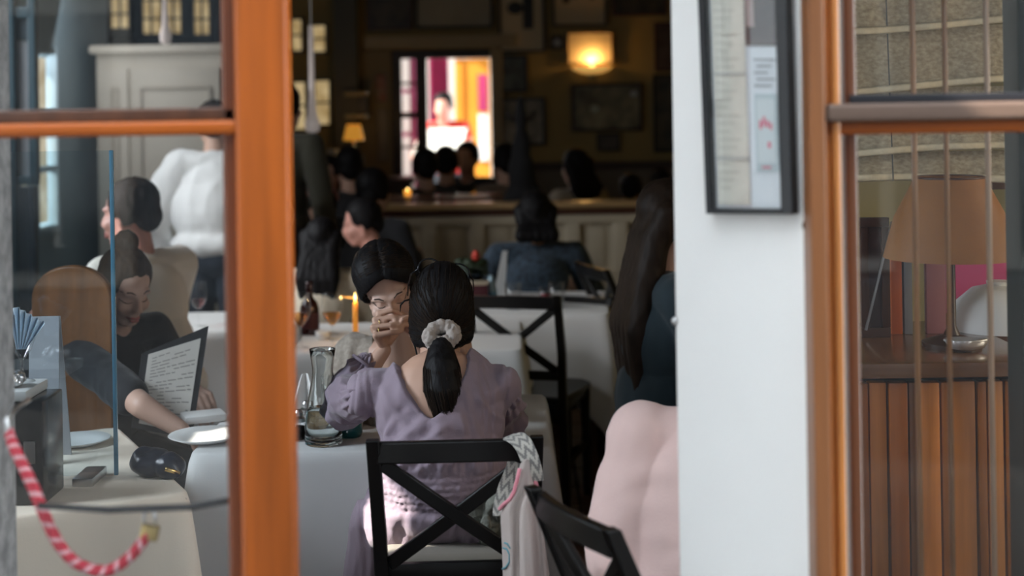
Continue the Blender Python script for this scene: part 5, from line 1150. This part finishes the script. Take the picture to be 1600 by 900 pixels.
# dark coat on a stand rising above the man in blue
c = P(816, 300, 8.75); cst = thing('coat_stand', 'coat stand hung with a long black coat, above the man in blue', 'coat stand', (c.x, c.y, 0)); zt_c = P(816, 160, 8.75).z
MB().cyl((c.x, c.y, 0), (c.x, c.y, zt_c), .018, seg=10).build('pole', m_black, cst, True); MB().lathe([(.001, 0), (.2, 0), (.2, .02), (.03, .05), (.001, .05)], (c.x, c.y, 0), 20, False).build('base', m_black, cst, 'auto')
for e in (-1, 1): MB().tube([(c.x, c.y, zt_c - .12), (c.x + e * .06, c.y, zt_c - .10), (c.x + e * .085, c.y, zt_c - .05)], .009, 8).build('hook', m_black, cst, True)
b = MB(); 
for x, z, r, rr_ in ((0, zt_c - .12, .03, .05), (.0, zt_c - .30, .055, .05), (.0, zt_c - .45, .085, .07), (.01, zt_c - .62, .125, .08), (.02, zt_c - .85, .15, .09), (.02, .62, .16, .09)): b.ell((c.x + x, c.y - .02, z), (r, rr_, .16))
me = remesh(b, .014, 2); link('coat', displace(me, folds(.012, 8)), c_bk, cst, True)
# waitress in the street behind
ws, j, hd = at_head(692, 167, 13.0, R(172), 'waitress in a red top carrying a big white tray beyond the back doorway', c_rd, c_nv, hair=('updo', 'black'), skin='rosy', pose='stand', vox=.011, sleeve=.12, aL=((-.27, .06, 1.10), (-.17, .30, 1.24)), aR=((.27, .06, 1.10), (.17, .30, 1.24)), h_pitch=-10)
cw_ = P(690, 219, 12.68); t = thing('tray', 'big white tray held by the waitress in red', 'tray', cw_); x0, x1 = P(646, 219, 12.68).x, P(729, 219, 12.68).x; z0, z1 = P(690, 240, 12.68).z, P(690, 202, 12.68).z
b = MB(); b.prism([V((x0, 12.56, z0)), V((x1 - .06, 12.56, z0 - .01)), V((x1, 12.74, z1)), V((x0 + .07, 12.74, z1 + .005))], .015, (0, .8, -.6)).build('board', m_white, t)
MB().tube([V((x0, 12.555, z0)), V((x1 - .06, 12.555, z0 - .01)), V((x1, 12.735, z1)), V((x0 + .07, 12.735, z1 + .005)), V((x0, 12.555, z0))], .008, 6).build('rim', m_white, t, True)
# ---------------------------------------------------------------- behind the glazed leaf
# waiter
at_head(336, 176, 6.9, R(6), 'waiter in a loose white shirt standing with his back turned', c_wh, c_nv, hair=('short', 'dark'), pose='stand', vox=.009, k=1.0, loose=.03, puff=.010, hem=-.04, aL=(-.30, .02, 1.10), aR=(.27, .10, 1.10), amp=.012, g=.022, h_pitch=-12, lean=4, seed=3)
ap = P(345, 420, 6.75)
# man in the oatmeal T-shirt
at_head(203, 334, 5.35, R(62), 'man in an oatmeal T-shirt with short dark hair, in profile behind the glass', c_tee, c_dk, hair=('short', 'dark'), skin='rosy', vox=.008, sleeve=.38, loose=.015, lean=8, aL=(-.25, .12, .74), aR=(.22, .16, .74), h_pitch=-6, h_yaw=12, wide=1.1, face_parts=True)
# woman with the bun reading the menu
bw, j, hd = at_head(196, 448, 4.45, R(-128), 'woman with a brown top bun in a black jacket bent over a menu', c_bk, c_bk, hair=('bun', 'brown'), skin='fair', vox=.0074, lean=16, h_pitch=-26, h_yaw=-8, aL=(-.22, .17, .80), aRw=(P(222, 634, 4.02), P(284, 672, 4.02)), sleeve=.42, face_parts=True, amp=.008)
# menu folder
mq = [P(222, 552, 4.12), P(326, 509, 4.20), P(300, 687, 4.12), None]; mq[3] = PP(206, 668, mq[0], (mq[1] - mq[0]).cross(mq[2] - mq[0]))
t = thing('menu_folder', 'open black menu folder with a printed page, tilted over the table edge', 'menu', (mq[0] + mq[2]) / 2); nrm_ = (mq[1] - mq[0]).cross(mq[3] - mq[0]).normalized(); nrm_ = -nrm_ if nrm_.y > 0 else nrm_
MB().prism(mq, .006, -nrm_).build('cover', mat('black leatherette', (.018, .018, .02), .5, bump=.2, bscale=200), t)
def bil(u, v): return (mq[0] * (1 - u) + mq[1] * u) * (1 - v) + (mq[3] * (1 - u) + mq[2] * u) * v
MB().prism([bil(.10, .05) + nrm_ * .001, bil(.90, .09) + nrm_ * .001, bil(.90, .955) + nrm_ * .001, bil(.10, .93) + nrm_ * .001], .0015, nrm_).build('page', m_paper, t)
rr = random.Random(4); b = MB()
for i in range(20):
    v = .12 + .78 * i / 20; u = .17
    while u < .84:
        l = rr.uniform(.05, .16)
        if rr.random() < .72 and (u < .55 or i % 3): b.prism([bil(u, v) + nrm_ * .0027, bil(min(u + l, .86), v + .003) + nrm_ * .0027, bil(min(u + l, .86), v + .014) + nrm_ * .0027, bil(u, v + .011) + nrm_ * .0027], .0003, nrm_)
        u += l + .02
pr = b.build('print', mat('grey print', (.33, .32, .30), .7), t); pr['kind'] = 'stuff'
# ================================================================ BEHIND THE GLAZED LEAF: table things
def bt_(px, py, d): c = P(px, py, d); c.z = TT; return c
# table screen of clear glass
GY = 3.46; gx0, gx1 = P(-60, 600, GY).x, P(177, 600, GY).x; gz0, gz1 = TT + .012, P(100, 236, GY).z
t = thing('glass_screen', 'upright clear glass table screen with a blue edge on the beige cloth', 'screen', ((gx0 + gx1) / 2, GY, TT))
MB().box(((gx0 + gx1) / 2, GY, (gz0 + gz1) / 2), (gx1 - gx0, .005, gz1 - gz0)).build('pane', thin_glass('bluish screen glass', (.90, .955, .98), 1.5, 0, 1.6), t)
MB().box((gx1 + .004, GY, (gz0 + gz1) / 2), (.010, .008, gz1 - gz0), bev=.002).build('polished_edge', mat('blue polished edge', (.07, .20, .30), .15, spec=.8), t, 'auto')
for x in (gx0 + .1, gx1 - .06): MB().box((x, GY, TT + .010), (.05, .12, .02), bev=.004).build('foot', m_steel, t, 'auto')
# black box with pale lid, a solid added for reflected shapes
c = bt_(16, 700, 3.32); t = thing('reflected_box', 'black box with a pale lid, added for a reflected shape before the glass screen', 'box', c); bw_, bh = .20, .235
MB().box(c + V((0, 0, bh / 2)), (bw_, .15, bh), bev=.006).build('case', mat('black lacquer', (.008, .010, .012), .2), t, 'auto'); MB().box(c + V((-.02, 0, bh + .012)), (bw_ - .03, .155, .024), bev=.005).build('lid', mat('pale grey lid', (.55, .58, .58), .4), t, 'auto')
MB().box(c + V((bw_ / 2 - .03, -.076, .12)), (.025, .006, .05), bev=.002).build('latch', m_steel, t, 'auto')
zl_ = TT + bh + .024
m_foil = mat('crinkled silver foil', (.75, .75, .75), .22, .9, bump=.9, bscale=55)
c2 = V((P(22, 590, 3.32).x, 3.30, zl_)); b = MB(); b.ell(c2 + V((0, 0, .018)), (.034, .03, .022), None, 18, 10); me = remesh(b, .004, 0); displace(me, lambda c, n: .006 * noise.noise(c * 90)); tag(link('reflected_foil', me, m_foil, None, False, True, c2), 'crumpled silver foil added for a reflected shape on the pale lid of the black box', 'foil')  # foil stands in for a silvery reflection of the outdoor table
c3 = V((P(30, 590, 3.34).x, 3.36, zl_)); t = thing('reflected_napkin_glass', 'stemmed glass with a pale blue fanned napkin, added for a reflected shape, on the black box', 'glass', c3)  # glass and napkin added in place of a pale blue reflection
MB().lathe([(.03, 0), (.028, .002), (.005, .01), (.004, .05), (.022, .075), (.03, .10), (.028, .12)], c3, 24, False).build('glass', m_clear, t, True)
b = MB(); rings = []
for i in range(13):
    u = i / 12 - .5; x = u * .085; y = .008 * (1 if i % 2 else -1); rings.append((c3 + V((x * .25 + .0, y * .5, .075)), c3 + V((x - .004 + .018, y, .175 - .05 * abs(u + .3)))))
b.loft([[p for p, _ in rings] + [p + V((0, .002, 0)) for p, _ in rings[::-1]], [q for _, q in rings] + [q + V((0, .002, 0)) for _, q in rings[::-1]]]).build('napkin', mat('pale blue linen', (.50, .64, .76), .85), t)
q0, q1 = P(42, 497, 3.62), P(89, 497, 3.62); t = thing('grey_menu_card', 'plain grey card standing between the black box and the rounded chair back', 'menu', V(((q0.x + q1.x) / 2, 3.62, TT)))
MB().prism([V((q0.x, 3.62, TT)), V((q1.x, 3.62, TT)), V((q1.x, 3.64, q0.z)), V((q0.x, 3.64, q0.z))], .004, (0, -1, 0)).build('front', mat('grey card', (.33, .33, .35), .6), t); MB().prism([V((q0.x, 3.72, TT)), V((q1.x, 3.72, TT)), V((q1.x, 3.645, q0.z)), V((q0.x, 3.645, q0.z))], .004, (0, 1, 0)).build('back', bpy.data.materials['grey card'], t)
c = bt_(122, 648, 3.84); t = thing('plate', 'white plate on the beige cloth before the rounded chair back', 'plate', c); MB().lathe([(.001, .0), (.05, 0), (.085, .014), (.083, .016), (.05, .006), (.001, .005)], c, 32, False).build('dish', m_white, t, True)
c = bt_(76, 622, 3.95); b = MB(); b.ell(c + V((0, 0, .03)), (.05, .035, .03), None, 18, 10); me = remesh(b, .005, 0); displace(me, folds(.008, 30)); tag(link('crumpled_napkin', me, m_cloth, None, True, True, c), 'crumpled white napkin beside the plate before the rounded chair back', 'napkin')
# rounded wooden chair back
cp_ = P(110, 415, 4.28); t = thing('wooden_chair', 'brown wooden chair with a tall rounded solid back behind the glass', 'chair', (cp_.x, cp_.y, 0)); m_wc = mat('mottled brown chair wood', (.36, .135, .038), .45, var=.5, vscale=5, stretch=(4, 4, .8), bump=.08, bscale=8, coat=.15)
hw_ = .128; zt_w = cp_.z; out = [V((-hw_, 0, .5)), V((hw_, 0, .5))] + [V((hw_ * cos(a), 0, zt_w - .10 + .10 * sin(a))) for a in [pi * i / 16 for i in range(17)]]
mz = MX.Rotation(R(-10), 3, 'Z'); off_ = V((cp_.x, cp_.y, 0))
MB().prism([mz @ p + off_ for p in out], .03, mz @ V((0, 1, 0))).build('backrest', m_wc, t, 'auto', bev=.006)
MB().box(off_ + mz @ V((0, -.17, .44)), (.30, .38, .03), mz, .01).build('seat', m_wc, t, 'auto')
for sx_, sy_, h_ in ((-.11, .015, .5), (.11, .015, .5), (-.12, -.33, .43), (.12, -.33, .43)): MB().bar(off_ + mz @ V((sx_, sy_, 0)), off_ + mz @ V((sx_, sy_, h_)), .034, .034, up=(0, 1, 0), bev=.004).build('leg', m_wc, t, 'auto')
# navy pouch at the corner of the beige cloth
c = P(248, 722, 3.50); c.z = TT; t = thing('pouch', 'shiny navy pouch with a gold clasp on the corner of the beige cloth', 'pouch', c)
b = MB(); b.ell(c + V((-.02, 0, .030)), (.052, .045, .034)); b.ell(c + V((.03, -.02, .026)), (.036, .036, .03)); b.cap(c + V((-.04, 0, .04)), c + V((.05, -.04, .018)), .026, .014); me = remesh(b, .006, 2); displace(me, folds(.006, 22)); link('body', me, mat('navy leather', (.006, .014, .035), .28), t, True)
MB().tube([c + V((.030, -.060, .030)), c + V((.045, -.055, .024)), c + V((.060, -.045, .016))], .006, 8).build('clasp', m_gold, t, True)
# plate and napkin on the left corner of the near table
c = P(322, 690, 3.86); c.z = TT; t = thing('plate', 'white plate at the far left corner of the near white cloth', 'plate', c); MB().lathe([(.001, .0), (.06, 0), (.10, .016), (.098, .018), (.06, .006), (.001, .005)], c, 32, False).build('dish', m_white, t, True)
c = P(318, 660, 4.10); c.z = TT; tag(MB().box(c + V((0, 0, .012)), (.12, .09, .022), Euler((0, 0, .4)), .008).build('side_napkin', m_cloth, None, 'auto', True, c), 'folded napkin behind the plate at the far left corner of the near cloth', 'napkin')
# drinks on the bright cloth by the waiter
m_rose = thin_glass('pale rose drink', (.85, .55, .55), 1.33, 0, 1)
for lab, px, py in (('water goblet held near the man in the oatmeal T-shirt', 281, 494), ('dark rose drink in a goblet on the bright cloth beside the waiter', 310, 494)):
    c = P(px, py, 5.86); c.z = TT
    wine_glass(lab, c, .86, 'goblets', m_rose if px > 300 else None)
# rope, an added dark bar and padlock inside the glazed leaf
m_rope = mat('red and pink braided rope', (.72, .03, .07), .6, col2=(.48, .003, .022), kind='wave', vscale=75, dist=.02, bump=.8, bscale=42, stretch=(1, .3, 1))
m_rope2 = mat('pale pink rope strand', (.85, .42, .45), .7, var=.3, vscale=60, bump=.5, bscale=160)
rp = [P(14, 676, 2.36), P(20, 694, 2.33), P(36, 728, 2.30), P(52, 762, 2.28), P(70, 806, 2.27), P(92, 850, 2.27), P(122, 881, 2.27), P(166, 892, 2.27), P(205, 868, 2.27), P(232, 832, 2.27)]
fine = []
for i in range(len(rp) - 1):
    p0, p1, p2, p3 = rp[max(i - 1, 0)], rp[i], rp[i + 1], rp[min(i + 2, len(rp) - 1)]
    for k in range(14): u = k / 14; fine.append(.5 * ((2 * p1) + (p2 - p0) * u + (2 * p0 - 5 * p1 + 4 * p2 - p3) * u * u + (3 * p1 - p0 - 3 * p2 + p3) * u ** 3))
t = thing('rope', 'red and pink braided rope sagging behind the lower pane of the glazed leaf', 'rope', rp[0])
for s_ in range(3):                                                 # three twisted strands
    q = []
    for i, p in enumerate(fine):
        d = (fine[min(i + 1, len(fine) - 1)] - fine[max(i - 1, 0)]).normalized(); y = V((0, 1, 0)); x = d.cross(y).normalized(); a = i * .85 + s_ * 2.094; q.append(p + x * .0048 * cos(a) + y * .0048 * sin(a))
    MB().tube(q, .0052, 8).build('strand', m_rope if s_ < 2 else m_rope2, t, True)
MB().tube([rp[0] + V((0, 0, -.01)), rp[0] + V((-.004, 0, .02)), rp[0] + V((-.006, .05, .03)), rp[0] + V((-.006, .115, .03))], .005, 8).build('steel_hook', m_steel, t, True)
ib = [P(60, 790, 2.25), P(170, 797, 2.25), P(300, 792, 2.25), P(372, 780, 2.24)]
struct(MB().tube(ib, .0055, 8).build('fold_shadow_bar', mat('dark fold shadow', (.03, .03, .034), .5, .5), d1, True))  # bar added where a cloth fold shadow makes a dark line
c = P(234, 826, 2.268); t = thing('padlock', 'small brass padlock hanging at the end of the red rope', 'padlock', c)
MB().box(c + V((0, 0, -.006)), (.028, .012, .024), Euler((0, R(12), 0)), .003).build('body', m_brass, t, 'auto')
MB().tube([c + V((-.009, 0, .004))] + [c + V((-.009 * cos(a), 0, .018 + .011 * sin(a))) for a in [pi * i / 10 for i in range(11)]] + [c + V((.009, 0, .004))], .0026, 8).build('shackle', m_steel, t, True)
# ================================================================ MENU FRAME ON THE PIER
pq = A + pn * .0; 
def pp(px, py, off=.0): return PP(px, py, A + pn * off, pn)
t = thing('framed_menu', 'black framed glazed menu hanging on the white pier', 'frame', pp(1175, 160, .01)); oc = [pp(1098, -60, .002), pp(1238, -60, .002), pp(1249, 334, .002), pp(1113, 333, .002)]
def bl(u, v, o=0): return (oc[0] * (1 - u) + oc[1] * u) * (1 - v) + (oc[3] * (1 - u) + oc[2] * u) * v + pn * o
m_fk = mat('black frame lacquer', (.008, .011, .014), .35)
for u0, u1, v0, v1 in ((0, .075, 0, 1), (.865, 1, 0, 1), (.075, .865, .978, 1), (.075, .865, 0, .02)): MB().prism([bl(u0, v0), bl(u1, v0), bl(u1, v1), bl(u0, v1)], .020, pn).build('frame_bar', m_fk, t, bev=.002)
def sheet(name, u0, u1, v0, v1, o, m, th=.0008, par=None): return MB().prism([bl(u0, v0, o), bl(u1, v0, o), bl(u1, v1, o), bl(u0, v1, o)], th, pn).build(name, m, par or t)
sheet('backing_paper', .07, .87, .01, .985, .003, mat('cool white paper', (.66, .69, .72), .6))
sheet('reflection_page', .10, .475, .02, .965, .005, mat('ivory reflection', (.74, .71, .62), .6, var=.12, vscale=30))  # cream sheet paints the yellowish stone reflected in the glazing
sheet('photo_print', .48, .85, .02, .335, .005, mat('dark photo print', (.05, .055, .06), .35, col2=(.10, .08, .08), vscale=16))
sheet('photo_figure', .50, .59, .06, .26, .0065, mat('pinkish grey print', (.36, .28, .27), .5))
pl = sheet('poster_card', .56, .81, .525, .835, .005, mat('grey poster ground', (.42, .50, .52), .5)); sheet('poster_inset', .585, .785, .545, .80, .0062, mat('pale poster ground', (.55, .60, .61), .5), par=t)
for u0, u1, v0, v1 in ((.61, .64, .63, .665), (.65, .68, .615, .655), (.69, .72, .63, .66), (.73, .755, .64, .668), (.70, .735, .715, .74), (.63, .73, .812, .82)): sheet('poster_mark', u0, u1, v0, v1, .0072, m_pinkprint, .0004)
for i in range(5): sheet('text_or_reflection_line', .56 + .03 * (i % 2), .80 - .04 * (i % 3), .385 + .026 * i, .394 + .026 * i, .005, mat('grey lettering', (.30, .32, .34), .6) if i == 0 else bpy.data.materials['grey lettering'], .0005)
for i in range(24):  # grey lines across the painted stone reflection
    v = .16 + .032 * i
    sheet('text_or_reflection_line', .13, .24 + .18 * ((i * 37 % 10) / 10), v, v + .006, .0065, mat('faint reflection', (.56, .53, .46), .6) if i == 0 else bpy.data.materials['faint reflection'], .0004)
sheet('reflection_band', .10, .475, .775, .79, .0065, mat('reflection grey', (.50, .49, .45), .6)); sheet('reflection_band', .10, .475, .44, .452, .0065, bpy.data.materials['reflection grey'])  # grey bands of the same painted reflection
sheet('glazing', .07, .87, .015, .98, .014, m_glass, .002)
c = pp(1054, 502, .002); tag(MB().ell(c, (.006, .006, .008), None, 10, 6).build('nail', m_steel, None, True, True, c), 'small nail in the inner edge of the white pier', 'nail'); c = pp(1258, 352, .002); tag(MB().ell(c, (.005, .005, .008), None, 10, 6).build('nail', m_wood_d, None, True, True, c), 'rusty nail at the outer edge of the white pier', 'nail')
# ================================================================ BEHIND THE RIGHT HAND WINDOW
RY = 3.92
m_blind = mat('woven straw blind', (.52, .45, .32), .9, col2=(.28, .235, .165), vscale=70, stretch=(1, 1, 1.6), bump=.6, bscale=130, detail=6)
m_hem = mat('pale straw hem', (.74, .66, .48), .9, var=.15, vscale=60, bump=.4, bscale=130)
t = thing('roman_blind', 'folded woven straw blind behind the right hand sash', 'blind', P(1470, 140, RY)); bx0, bx1 = P(1305, 100, RY).x, P(1740, 100, RY).x
hems = [(-130, 46), (40, 142), (136, 243), (236, 284)]
for i, (ya, yb) in enumerate(hems):
    za, zb2 = P(1470, ya, RY).z, P(1470, yb, RY).z; rings = []
    for k in range(9):
        u = k / 8; z = za + (zb2 - za) * u; y = RY - .008 - .05 * u ** 1.6 - .006 * i; zz = lambda x: z + .012 * sin(x * 5 + i) * u + (.03 if i < 3 else .01) * (x - bx0) * u
        rings.append([V((bx0 + (bx1 - bx0) * q / 30, y - .008 * sin(q * .8 + i * 2) * u, zz(bx0 + (bx1 - bx0) * q / 30))) for q in range(31)] + [V((bx0 + (bx1 - bx0) * q / 30, y + .006 - .008 * sin(q * .8 + i * 2) * u, zz(bx0 + (bx1 - bx0) * q / 30))) for q in range(30, -1, -1)])
    MB().loft(rings[::-1]).build('fold', m_blind, t, 'auto')
    MB().tube([p + V((0, -.004, .006)) for p in rings[-1][:31]], .010, 6, sq=.4).build('hem', m_hem, t, True)
MB().box(((bx0 + bx1) / 2, RY + .005, P(1470, -135, RY).z), (bx1 - bx0, .05, .04)).build('head_rail', m_wood_d, t)
MB().cyl((P(1380, 100, RY).x, RY - .085, P(1380, 280, RY).z), (P(1380, 100, RY).x, RY - .02, P(1380, -130, RY).z), .0018, seg=6).build('cord', m_black, t)
struct(MB().box((2.4, 4.09, P(1470, 290, 4.05).z), (2.2, .03, .03)).build('trim_6', m_wood_d)); 
kx0_, kx1_, kzt = P(1338, 700, 3.30).x, P(1625, 700, 3.30).x, 1.02
t = thing('wooden_counter', 'brown wooden counter of upright boards behind the right hand sash', 'counter', ((kx0_ + kx1_) / 2, 3.6, 0))
MB().box(((kx0_ + kx1_) / 2, 3.62, kzt / 2 - .02), (kx1_ - kx0_ - .02, .54, kzt - .06)).build('carcass', m_wood_d, t); MB().box(((kx0_ + kx1_) / 2, 3.60, kzt - .018), (kx1_ - kx0_ + .04, .62, .036), bev=.008).build('worktop', mat('brown worktop', (.20, .085, .03), .25, var=.4, vscale=3, stretch=(.6, 7, 7), coat=.4), t, 'auto')
edges = [1338, 1362, 1392, 1424, 1440, 1474, 1492, 1532, 1548, 1575, 1600, 1625]; rr = random.Random(8)
cols_ = [(.17, .06, .016), (.28, .12, .045), (.19, .065, .012), (.09, .036, .012), (.36, .15, .05), (.17, .065, .016), (.30, .13, .05), (.16, .06, .012), (.32, .15, .075), (.19, .07, .014), (.05, .04, .035)]; cols_ = [(a * 2.4, b_ * 2.0, c_ * .9) for a, b_, c_ in cols_]
for i, (a, c) in enumerate(zip(edges, edges[1:])): MB().box(((P(a, 700, 3.30).x + P(c, 700, 3.30).x) / 2, 3.335 + rr.uniform(-.006, .004), (kzt - .05) / 2), (P(c, 700, 3.30).x - P(a, 700, 3.30).x - .004, .03, kzt - .05), bev=.004).build('board', mat('counter board %d' % i, cols_[i], .32, var=.45, vscale=3, stretch=(8, 8, .5), coat=.3), t, 'auto')
c = V((P(1487, 500, 3.50).x, 3.50, kzt)); zs0, zs1 = P(1487, 402, 3.50).z, P(1483, 277, 3.50).z
t = thing('table_lamp', 'table lamp with a broad brown shade on the wooden counter', 'lamp', c); hw0, hw1 = (1592 - 1386) / 2 / 2250 * 3.5, (1536 - 1430) / 2 / 2250 * 3.5
m_shade = mat('brown orange lamp shade', (.36, .15, .04), .6, var=.25, vscale=6, bump=.1, bscale=90)
b = MB(); b.loft([[c + V((r * cos(a), r * sin(a), z - kzt)) for a in [2 * pi * i / 40 for i in range(40)]] for r, z in ((hw0, zs0), ((hw0 + hw1) / 2 + .012, (zs0 + zs1) / 2), (hw1, zs1), (hw1 - .003, zs1), (hw0 - .003, zs0))], True, False).build('shade', m_shade, t, 'auto')
MB().lathe([(.001, 0), (.07, 0), (.072, .012), (.02, .03), (.011, .05), (.010, zs0 - kzt + .1), (.001, zs0 - kzt + .1)], c, 24, False).build('stand', mat('dark brown turned stand', (.045, .018, .009), .35), t, 'auto'); MB().ell(c + V((0, 0, zs0 - kzt + .10)), .03, None, 14, 9).build('bulb', m_white, t, True)
MB().tube([c + V((hw1 * cos(a), hw1 * sin(a), zs1 - kzt)) for a in [2 * pi * i / 40 for i in range(41)]], .003, 6, False).build('rim', m_wood_d, t, True)
x0, x1 = P(1494, 450, 3.84).x, P(1660, 450, 3.84).x
t = thing('bench_back', 'magenta upholstered bench back behind the brown lamp', 'bench', ((x0 + x1) / 2, 3.99, 0)); MB().box(((x0 + x1) / 2, 3.985, .70), (x1 - x0, .07, 1.10), bev=.02).build('frame', m_wood_d, t, 'auto'); MB().box(((x0 + x1) / 2, 3.955, (1.03 + P(1540, 385, 3.84).z) / 2), (x1 - x0, .05, P(1540, 385, 3.84).z - 1.03), bev=.02, seg=4).build('upholstery', mat('pink magenta upholstery', (.55, .08, .20), .8), t, 'auto')
c = V((P(1570, 500, 3.72).x, 3.76, kzt)); t = thing('bowl', 'big white upturned bowl on the wooden counter beside the brown lamp', 'bowl', c); MB().lathe([(.13, .0), (.128, .02), (.11, .07), (.07, .105), (.03, .115), (.001, .116)], c, 36, False).build('dome', m_white, t, True); MB().lathe([(.001, .112), (.03, .112), (.032, .124), (.001, .124)], c, 24, False).build('foot_ring', m_white, t, 'auto')
c = V((P(1515, 552, 3.40).x, 3.42, kzt)); t = thing('glass_dish', 'leaf shaped glass dish on the wooden counter at the foot of the lamp', 'dish', c); b = MB(); rings = []
for s_, z in ((.3, .004), (.75, .01), (1, .03), (.97, .032), (.7, .013), (.25, .008)): rings.append([c + V((.055 * s_ * cos(a), .03 * s_ * sin(a) * (1 - .3 * cos(a)), z)) for a in [2 * pi * i / 28 for i in range(28)]])
b.loft(rings).build('dish', mat('silvered glass', (.75, .76, .78), .08, .6), t, True); MB().tube([c + V((-.055, 0, .03)), c + V((0, .0, .022)), c + V((.055, 0, .03))], .003, 6).build('rib', m_steel, t, True)
for lab, a, bx, col, h in (('orange card standing on the counter left of the brown lamp', 1391, 1408, (.55, .12, .03), .16), ('slim grey card standing beside the orange one', 1411, 1424, (.24, .24, .26), .165), ('dusky pink card standing behind the lamp', 1446, 1476, (.40, .17, .18), .15)):
    p0, p1 = P(a, 450, 3.7), P(bx, 450, 3.7); t = thing('standing_card', lab, 'card', V(((p0.x + p1.x) / 2, 3.7, kzt))); h = P(a, 405, 3.7).z - kzt
    MB().box(((p0.x + p1.x) / 2, 3.70, kzt + h / 2), (p1.x - p0.x, .02, h), bev=.002).build('cover', mat(lab[:20], col, .5), t, 'auto'); MB().box(((p0.x + p1.x) / 2, 3.713, kzt + h / 2), (p1.x - p0.x - .004, .01, h - .006)).build('pages', m_paper, t)
p0, p1 = P(1343, 340, 3.66), P(1388, 340, 3.66); c = V(((p0.x + p1.x) / 2, 3.66, kzt)); t = thing('small_frame', 'dark brown frame standing at the near end of the wooden counter', 'frame', c); fh = p0.z - kzt; fw_ = p1.x - p0.x
for a in ((0, fh - .012, fw_, .024), (0, .012, fw_, .024), (-fw_ / 2 + .01, fh / 2, .02, fh - .048), (fw_ / 2 - .01, fh / 2, .02, fh - .048)): MB().box(c + V((a[0], 0, a[1])), (a[2], .02, a[3]), bev=.003).build('frame_bar', mat('dark brown frame wood', (.06, .022, .012), .4) if 'dark brown frame wood' not in bpy.data.materials else bpy.data.materials['dark brown frame wood'], t, 'auto')
MB().box(c + V((0, .006, fh / 2)), (fw_ - .03, .004, fh - .04)).build('picture', mat('violet brown print', (.10, .06, .06), .4), t)
MB().bar(c + V((-.03, -.02, .02)), c + V((fw_ / 2 + .004, -.02, fh - .01)), .006, .006).build('steel_stay', m_steel, t)
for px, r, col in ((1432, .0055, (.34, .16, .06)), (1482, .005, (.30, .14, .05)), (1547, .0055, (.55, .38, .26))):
    struct(MB().cyl((P(px, 450, 2.72).x, 2.72, .42), (P(px, 450, 2.72).x, 2.72, 2.45), r, seg=12).build('reflection_bar', mat('reflection streak %d' % px, col, .3, var=.3, vscale=4, stretch=(8, 8, .5), coat=.4), w1, True))  # rods added to imitate upright reflection streaks in the pane
struct(MB().box((P(1596, 450, 2.9).x + .05, 2.9, 1.25), (.13, .10, 2.5), bev=.008).build('trim_7', mat('dark grey green post', (.035, .045, .042), .45)))
